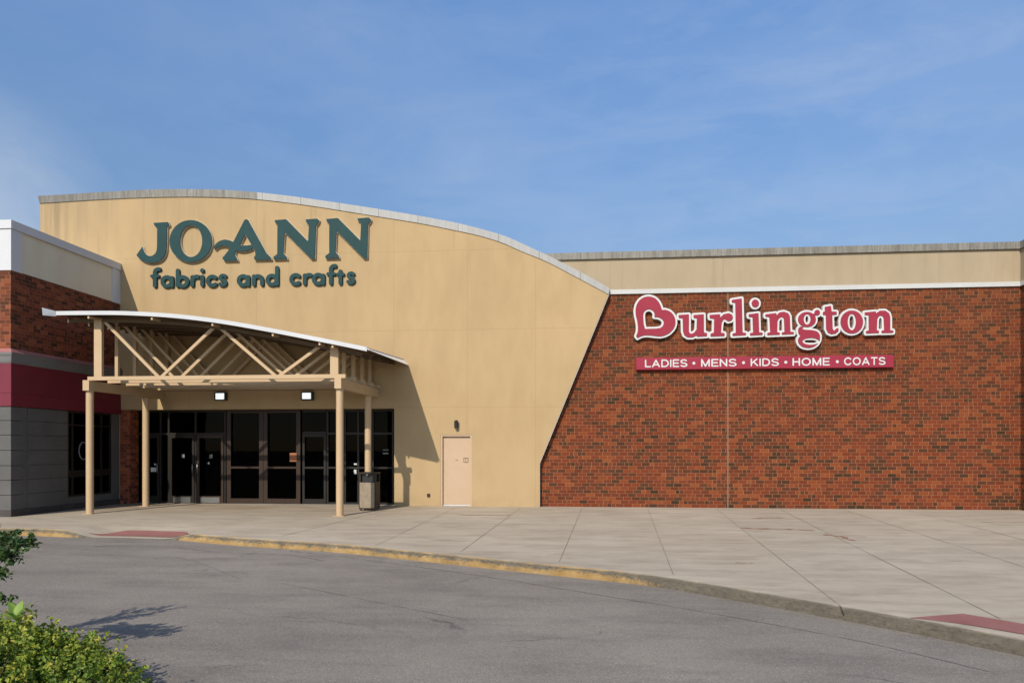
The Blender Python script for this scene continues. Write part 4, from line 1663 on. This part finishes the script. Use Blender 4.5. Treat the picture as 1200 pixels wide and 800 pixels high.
def caps(ch):
    """stroke lettering on a unit cap height, y downwards; returns (distance function, width)"""
    h = W0 / 2
    L = lambda *p: (lambda X, Y: sd_line(X, Y, list(p), h))
    if ch == 'L':
        return U(L((h, 0 + h), (h, 1 - h)), L((h, 1 - h), (.68, 1 - h))), .72
    if ch == 'A':
        return U(L((h, 1 - h), (.5, h)), L((.5, h), (1 - h, 1 - h)), L((.2, .68), (.8, .68))), 1.0
    if ch == 'D':
        return U(L((h, h), (h, 1 - h), (.42, 1 - h)), L((h, h), (.42, h)), lambda X, Y: sd_line(X, Y, arc(.42, .5, .44, -90, 90, 16, .5 - h), h)), .93
    if ch == 'I':
        return L((h, h), (h, 1 - h)), W0
    if ch == 'E':
        return U(L((h, h), (h, 1 - h)), L((h, h), (.72, h)), L((h, .49), (.67, .49)), L((h, 1 - h), (.73, 1 - h))), .78
    if ch == 'S':
        return (lambda X, Y: sd_line(X, Y, arc(.43, .28, .34, -25, -180, 10, .28 - h + .002) + arc(.43, .28, .34, -180, -270, 6, .22)[1:]
                                     + arc(.43, .735, .37, -90, 20, 7, .235) + arc(.43, .735, .37, 20, 155, 10, .265 - h)[1:], h)), .86
    if ch == 'M':
        return U(L((h, h), (h, 1 - h)), L((h, h), (.5, .92)), L((.5, .92), (1 - h, h)), L((1 - h, h), (1 - h, 1 - h))), 1.0
    if ch == 'N':
        return U(L((h, h), (h, 1 - h)), L((h, h), (.86 - h, 1 - h)), L((.86 - h, h), (.86 - h, 1 - h))), .86
    if ch == 'K':
        return U(L((h, h), (h, 1 - h)), L((h + .02, .63), (.74, h)), L((.33, .42), (.82, 1 - h))), .88
    if ch == 'H':
        return U(L((h, h), (h, 1 - h)), L((h, .49), (.8, .49)), L((.86 - h, h), (.86 - h, 1 - h))), .86
    if ch == 'O':
        return (lambda X, Y: sd_line(X, Y, arc(.53, .5, .53 - h, 0, 360, 36, .5 - h + .01), h)), 1.06
    if ch == 'C':
        return (lambda X, Y: sd_line(X, Y, arc(.52, .5, .52 - h, 38, 322, 30, .5 - h + .01), h)), .98
    if ch == 'T':
        return U(L((h, h), (.82, h)), L((.44, h), (.44, 1 - h))), .88


def word(txt, p0, p1, zmid_, hgt):
    X0, X1 = wx(p0, BRICK), wx(p1, BRICK)
    gap = .17
    parts = [caps(c) for c in txt]
    total = sum(w for _, w in parts) + gap * (len(txt) - 1)
    sx = (X1 - X0) / total
    cur = 0
    loops = []
    for fn, w in parts:
        st = .02
        xs = np.arange(-.14, w + .14, st)
        ys = np.arange(-.1, 1.12, st)
        GX, GYY = np.meshgrid(xs, ys)
        Dd = fn(GX, GYY)
        Dd[np.abs(Dd) < 1e-7] = 1e-7
        for lp in contours(Dd, xs, ys):
            lp = simplify(lp, .003)
            if len(lp) > 2:
                loops.append([(X0 + (cur + a) * sx, zmid_ + (.5 - b) * hgt) for a, b in lp])
        cur += w + gap
    link_mesh('lettering', solid_from_loops(loops, BRICK - .147, .0065, 'lettering'), MAT['sign_white'], pn)


for t, a, b in (('LADIES', 755.3, 804.5), ('MENS', 820.6, 861.7), ('KIDS', 878.3, 910.9), ('HOME', 927, 970.2), ('COATS', 987, 1035)):
    word(t, a, b, zc_ + .006, .225)
for p in (812.2, 870, 919.2, 979.2):
    x = wx(p, BRICK)
    MB().tube([(x, BRICK - .147, zc_), (x, BRICK - .1405, zc_)], .042, 16).build('bullet', MAT['sign_white'], pn)


# ================================================================== PLANTS
def leaf_mesh(name, pts, nrm, size, tint, aspect=.62):
    """one small folded leaf (two quads) per point"""
    n = len(pts)
    a = rng.normal(size=(n, 3))
    nr = nrm / np.maximum(1e-6, np.linalg.norm(nrm, axis=1))[:, None]
    t = a - nr * np.sum(a * nr, axis=1)[:, None]
    t /= np.linalg.norm(t, axis=1)[:, None]
    s = np.cross(nr, t)
    L = (size * (0.65 + .7 * rng.random(n)))[:, None]
    W = L * aspect * .5
    base = pts - t * L * .5
    q = [base, base + t * L * .45 + s * W + nr * W * .35, base + t * L - nr * L * .12, base + t * L * .45 - s * W + nr * W * .35, base + t * L * .5]
    V = np.stack(q, 1).reshape(-1, 3)
    idx = np.arange(n) * 5
    F1 = np.stack([idx, idx + 1, idx + 4], 1)
    F2 = np.stack([idx + 1, idx + 2, idx + 4], 1)
    F3 = np.stack([idx, idx + 4, idx + 3], 1)
    F4 = np.stack([idx + 4, idx + 2, idx + 3], 1)
    Fc = np.concatenate([F1, F2, F3, F4])
    me = bpy.data.meshes.new(name)
    me.from_pydata(V.tolist(), [], Fc.tolist())
    at = me.attributes.new('tint', 'FLOAT', 'POINT')
    at.data.foreach_set('value', np.repeat(tint, 5).astype(np.float32))
    return me


def cam_world(px, depth, z):
    u = (px - 600) / F
    return Vector((depth * (-SY + u * CY), depth * (CY + u * SY), z))


# low golden-green bush
bc = np.array([-4.42, 5.02, 0.0])
bush = empty('bush', (bc[0], bc[1], -.03))
tag(bush, 'low golden green bush growing at the near left corner of the planted island', 'bush')
lobes = [((-4.62, 5.05, -.03), (.80, .70, .40)), ((-3.78, 5.02, -.06), (.40, .43, .26)), ((-4.1, 5.15, -.05), (.50, .5, .35)), ((-5.3, 4.9, -.05), (.7, .7, .40)), ((-4.3, 4.5, -.05), (.7, .6, .36)), ((-3.50, 4.80, -.06), (.36, .44, .26)), ((-4.9, 5.3, .12), (.22, .22, .30)), ((-4.35, 5.2, .08), (.2, .2, .27)), ((-3.95, 5.1, .02), (.17, .2, .25)), ((-4.55, 4.75, .14), (.22, .2, .27)), ((-4.05, 4.7, .08), (.2, .2, .25))]
pts, nrm, tint = [], [], []
for (c, r) in lobes:
    c = np.array(c)
    r = np.array(r)
    ncl = int(430 * r[0] * r[1] / .35)
    for _ in range(ncl):
        d = rng.normal(size=3)
        d[2] = abs(d[2]) * .9 - .1
        d /= np.linalg.norm(d)
        k = .76 + .27 * rng.random() ** .8
        cc = c + d * r * k * (1 + .10 * math.sin(7 * d[0] + 5 * d[1] + 9 * d[2]) + .07 * math.sin(17 * d[0] - 13 * d[1] + 4))
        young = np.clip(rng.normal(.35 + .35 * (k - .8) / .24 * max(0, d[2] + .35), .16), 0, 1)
        m_ = rng.integers(9, 18)
        ax = d * .5 + np.array([0, 0, .7]) + rng.normal(size=3) * .25
        ax /= np.linalg.norm(ax)
        ln_ = .10
        if rng.random() < .16 and d[2] > .1:
            ln_ = .14 + .10 * rng.random()
            m_ = 20
            young = min(1, young + .12)
        ll = rng.random((m_, 1)) * ln_
        p = cc + ax * ll + rng.normal(size=(m_, 3)) * .014
        pts.append(p)
        nrm.append(ax * .7 + rng.normal(size=(m_, 3)) * .75)
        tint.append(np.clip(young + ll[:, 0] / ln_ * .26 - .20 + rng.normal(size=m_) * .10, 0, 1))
pts = np.concatenate(pts); nrm = np.concatenate(nrm); tint = np.concatenate(tint)
keep = pts[:, 2] > -.02
pts, nrm, tint = pts[keep], nrm[keep], tint[keep]
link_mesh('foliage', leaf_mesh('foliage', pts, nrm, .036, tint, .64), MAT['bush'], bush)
mb = MB()
for (c, r) in lobes:
    for q in range(16):
        a = rng.random() * 6.28
        e = Vector((c[0] + r[0] * .85 * math.cos(a) * rng.random(), c[1] + r[1] * .85 * math.sin(a) * rng.random(), c[2] + r[2] * (.6 + .3 * rng.random())))
        s0 = Vector((c[0] + rng.normal() * .08, c[1] + rng.normal() * .08, -.05))
        mb.tube([s0, s0.lerp(e, .5) + Vector((rng.normal() * .04, rng.normal() * .04, 0)), e], [.011, .008, .004], 5)
mb.build('stem', MAT['bark'], bush)

# bright sprout poking out of the bush
sp0 = cam_world(19, 5.55, .25)
sp = empty('sprout', (sp0.x, sp0.y, -.03))
tag(sp, 'bright green broad leaved sprout rising out of the bush', 'plant')
mb = MB()
topz = EYE - (727 - 525) * 5.55 / F
mb.tube([(sp0.x, sp0.y, -.05), (sp0.x + .01, sp0.y, topz * .6), (sp0.x, sp0.y, topz + .03)], [.008, .007, .004], 6)
mb.build('stem', MAT['sprout'], sp)
V, Fc, tt = [], [], []
for a, tilt, L in ((160, 62, .17), (25, 58, .19), (200, 30, .13), (330, 38, .13), (95, 70, .16), (265, 48, .14)):
    a = math.radians(a); e = math.radians(tilt)
    d = Vector((math.cos(a) * math.cos(e), math.sin(a) * math.cos(e), math.sin(e)))
    s = d.cross(Vector((0, 0, 1))).normalized()
    n = s.cross(d)
    b0 = len(V)
    o0 = Vector((sp0.x, sp0.y, topz))
    K = 7
    for k in range(K + 1):
        t = k / K
        wd = L * .2 * math.sin(math.pi * min(1, t * .95 + .05)) ** .8
        c = o0 + d * L * t + n * (L * (.18 * t - .32 * t * t))
        V += [c + s * wd + n * wd * .3, c, c - s * wd + n * wd * .3]
        tt += [.7, .2, .7]
        if k:
            q = b0 + 3 * (k - 1)
            Fc += [(q, q + 3, q + 4, q + 1), (q + 1, q + 4, q + 5, q + 2)]
me = bpy.data.meshes.new('leaf')
me.from_pydata([tuple(v) for v in V], [], Fc)
at = me.attributes.new('tint', 'FLOAT', 'POINT')
at.data.foreach_set('value', tt)
link_mesh('leaf', me, MAT['sprout'], sp, smooth=True)

# taller dark shrub at the left edge: only its outer twigs reach into the picture
tr0 = cam_world(-120, 6.25, 0)
shr = empty('shrub', (tr0.x, tr0.y, -.03))
tag(shr, 'tall dark green shrub with small leaves reaching in at the left edge', 'shrub')
mb = MB()
pts, nrm, tint = [], [], []


def twig(path, r0, leafy=.2, dens=60, size=.03):
    P = catmull([tuple(p) for p in path], .06) if len(path) > 2 else path
    P = [Vector(p) for p in P]
    n = len(P)
    mb.tube(P, [max(.002, r0 * (1 - .8 * i / n)) for i in range(n)], 5)
    for i in range(int(n * leafy), n):
        k = max(1, int(dens * .06))
        for _ in range(k):
            d = rng.normal(size=3)
            d /= np.linalg.norm(d)
            pts.append(np.array(P[i]) + d * (.012 + .022 * rng.random()))
            nrm.append(d * .6 + np.array([0, 0, .8]) + rng.normal(size=3) * .4)
            tint.append(np.clip(.35 + .5 * i / n + rng.normal() * .18, 0, 1))


def branch(p0, p1, r, n_side, spread, dens, leafy=.25):
    p0, p1 = Vector(p0), Vector(p1)
    mid = p0.lerp(p1, .5) + Vector((rng.normal() * .05, rng.normal() * .05, .06))
    twig([p0, mid, p1], r, .45, dens)
    for q in range(n_side):
        t = .35 + .62 * (q + rng.random()) / n_side
        a = p0.lerp(mid, t * 2) if t < .5 else mid.lerp(p1, t * 2 - 1)
        d = (p1 - p0).normalized() * .6 + Vector((rng.normal(), rng.normal(), rng.normal() * .8 + .15)) * .6
        d.normalize()
        e = a + d * spread * (.5 + .6 * rng.random())
        twig([a, a.lerp(e, .5) + Vector((0, 0, .015)), e], r * .4, leafy, dens)


def pw(px, py, depth):
    return cam_world(px, depth, EYE + (525 - py) * depth / F)


stem0 = Vector((tr0.x, tr0.y, -.05))
hub1 = pw(-130, 690, 6.25)
hub2 = pw(-120, 640, 6.25)
twig([stem0, stem0.lerp(hub1, .6), hub1, hub2], .028, 2)
for tgt, sd, ns in ((pw(46, 638, 6.1), .13, 12), (pw(26, 655, 6.15), .13, 12), (pw(12, 672, 6.2), .10, 9), (pw(14, 632, 6.3), .12, 10), (pw(14, 708, 6.0), .10, 7), (pw(33, 644, 6.0), .12, 10), (pw(22, 628, 6.2), .10, 8), (pw(4, 655, 6.1), .12, 10)):
    s = hub2 if tgt.z > .75 else hub1
    branch(s, tgt, .010, int(ns * 1.6), sd, 90)
for q in range(9):
    a = rng.random() * 6.28
    e = rng.random() * 1.2 - .25
    rr = .55 + .45 * rng.random()
    tgt = hub2 + Vector((math.cos(a) * math.cos(e) * .62 * rr, math.sin(a) * math.cos(e) * .62 * rr, math.sin(e) * .85 * rr + .1))
    u = (tgt.x * CY + tgt.y * SY) / (tgt.y * CY - tgt.x * SY)
    if 600 + F * u > -18:
        continue
    branch(hub2 if tgt.z > hub2.z else hub1, tgt, .009, 8, .16, 60, .2)
mb.build('branch', MAT['bark'], shr)
link_mesh('foliage', leaf_mesh('foliage', np.array(pts), np.array(nrm), .048, np.array(tint), .52), MAT['shrub'], shr)

# ================================================================== LIGHT, SKY, CAMERA
sv = Vector((-.37, -1.33, 1.0)).normalized()       # towards the sun
sun = bpy.data.lights.new('Sun', 'SUN')
sun.energy = 4.0
sun.angle = math.radians(.53)
sun.color = (1.0, .92, .79)
so = bpy.data.objects.new('Sun', sun)
COL.objects.link(so)
so.rotation_euler = (-sv).to_track_quat('-Z', 'Y').to_euler()
so.location = (0, 0, 40)

W = bpy.data.worlds.new('World')
scene.world = W
W.use_nodes = True
nt = W.node_tree
k = NB(nt)
bg = nt.nodes['Background']
sky = k.n('ShaderNodeTexSky', sky_type='NISHITA')
sky.sun_disc = False
sky.sun_elevation = math.asin(sv.z)
sky.sun_rotation = math.atan2(sv.x, sv.y)
sky.air_density = 1.0
sky.dust_density = .4
sky.ozone_density = 2.0
tc = k.n('ShaderNodeTexCoord')
gen = tc.outputs['Generated']
c1 = k.noise(k.scaled(gen, (1.0, 1.0, 2.6)), 1.5, 6, .52, .35)
c2 = k.noise(k.scaled(gen, (2.2, 1.0, 4.0)), 4.2, 7, .6, .6)
cl = k.math('ADD', k.math('MULTIPLY', k.step(c1, .34, .74), .78), k.math('MULTIPLY', k.step(c2, .4, .8), .22))
# added grading: sky half away from the sun is dimmed low, brightened high
dx = k.n('ShaderNodeVectorMath', operation='DOT_PRODUCT')
k.l(gen, dx.inputs[0])
dx.inputs[1].default_value = (-sv.x, -sv.y, .25)
grade_mask = k.step(dx.outputs['Value'], -.25, .6)
hb = k.n('ShaderNodeHueSaturation')
hb.inputs['Saturation'].default_value = 1.2
sz = k.n('ShaderNodeSeparateXYZ')
k.l(gen, sz.inputs[0])
gain = k.n('ShaderNodeMapRange')
gain.clamp = True
k.l(sz.outputs[2], gain.inputs[0])
gain.inputs[1].default_value = .05
gain.inputs[2].default_value = .55
gain.inputs[3].default_value = .31
gain.inputs[4].default_value = 1.22
k.l(gain.outputs[0], hb.inputs['Value'])
k.l(sky.outputs[0], hb.inputs['Color'])
tint_ = k.mix(1.0, hb.outputs[0], (.97, .905, .915), 'MULTIPLY')
base = k.mix(grade_mask, sky.outputs[0], tint_)
hs = k.n('ShaderNodeHueSaturation')
hs.inputs['Saturation'].default_value = .5
hs.inputs['Value'].default_value = 1.25
k.l(base, hs.inputs['Color'])
final = k.mix(k.math('MULTIPLY', cl, .32), base, hs.outputs[0])


def sky_patch(px, py, radius, scl, lo, hi, amount):
    global final
    d = Vector(((px - 600) / F, 1.0, (525 - py) / F))
    d = Vector((d.x * CY - d.y * SY, d.x * SY + d.y * CY, d.z)).normalized()
    dd = k.n('ShaderNodeVectorMath', operation='DOT_PRODUCT')
    k.l(gen, dd.inputs[0])
    dd.inputs[1].default_value = d
    m_ = k.step(dd.outputs['Value'], math.cos(radius), 1.0)
    nz = k.noise(k.scaled(gen, scl), 3.2, 7, .62, .5)
    f = k.math('MULTIPLY', k.math('MULTIPLY', m_, k.step(nz, lo, hi)), amount)
    final = k.mix(f, final, (3.3, 3.7, 4.35))


sky_patch(-30, 262, .15, (1.6, 1.6, 2.6), .2, .6, .45)      # pale cloud low over the corner building
sky_patch(960, 75, .42, (1.2, 3, 5.5), .46, .76, .22)     # wisps towards the right
sky_patch(560, 150, .55, (1.0, 2, 4.0), .48, .82, .16)
k.l(final, bg.inputs['Color'])
bg.inputs['Strength'].default_value = .15

cam = bpy.data.cameras.new('Camera')
cam.sensor_width = 36
cam.lens = F / 1200 * 36
cam.shift_y = 125 / 1200
cam.clip_end = 2000
co = bpy.data.objects.new('Camera', cam)
COL.objects.link(co)
co.location = (0, 0, EYE)
co.rotation_euler = (math.pi / 2, 0, YAW)
scene.camera = co

vs = scene.view_settings
vs.view_transform = 'Standard'
vs.look = 'None'
vs.exposure = .25
vs.gamma = 1
vs.use_curve_mapping = False
scene.cycles.max_bounces = 8
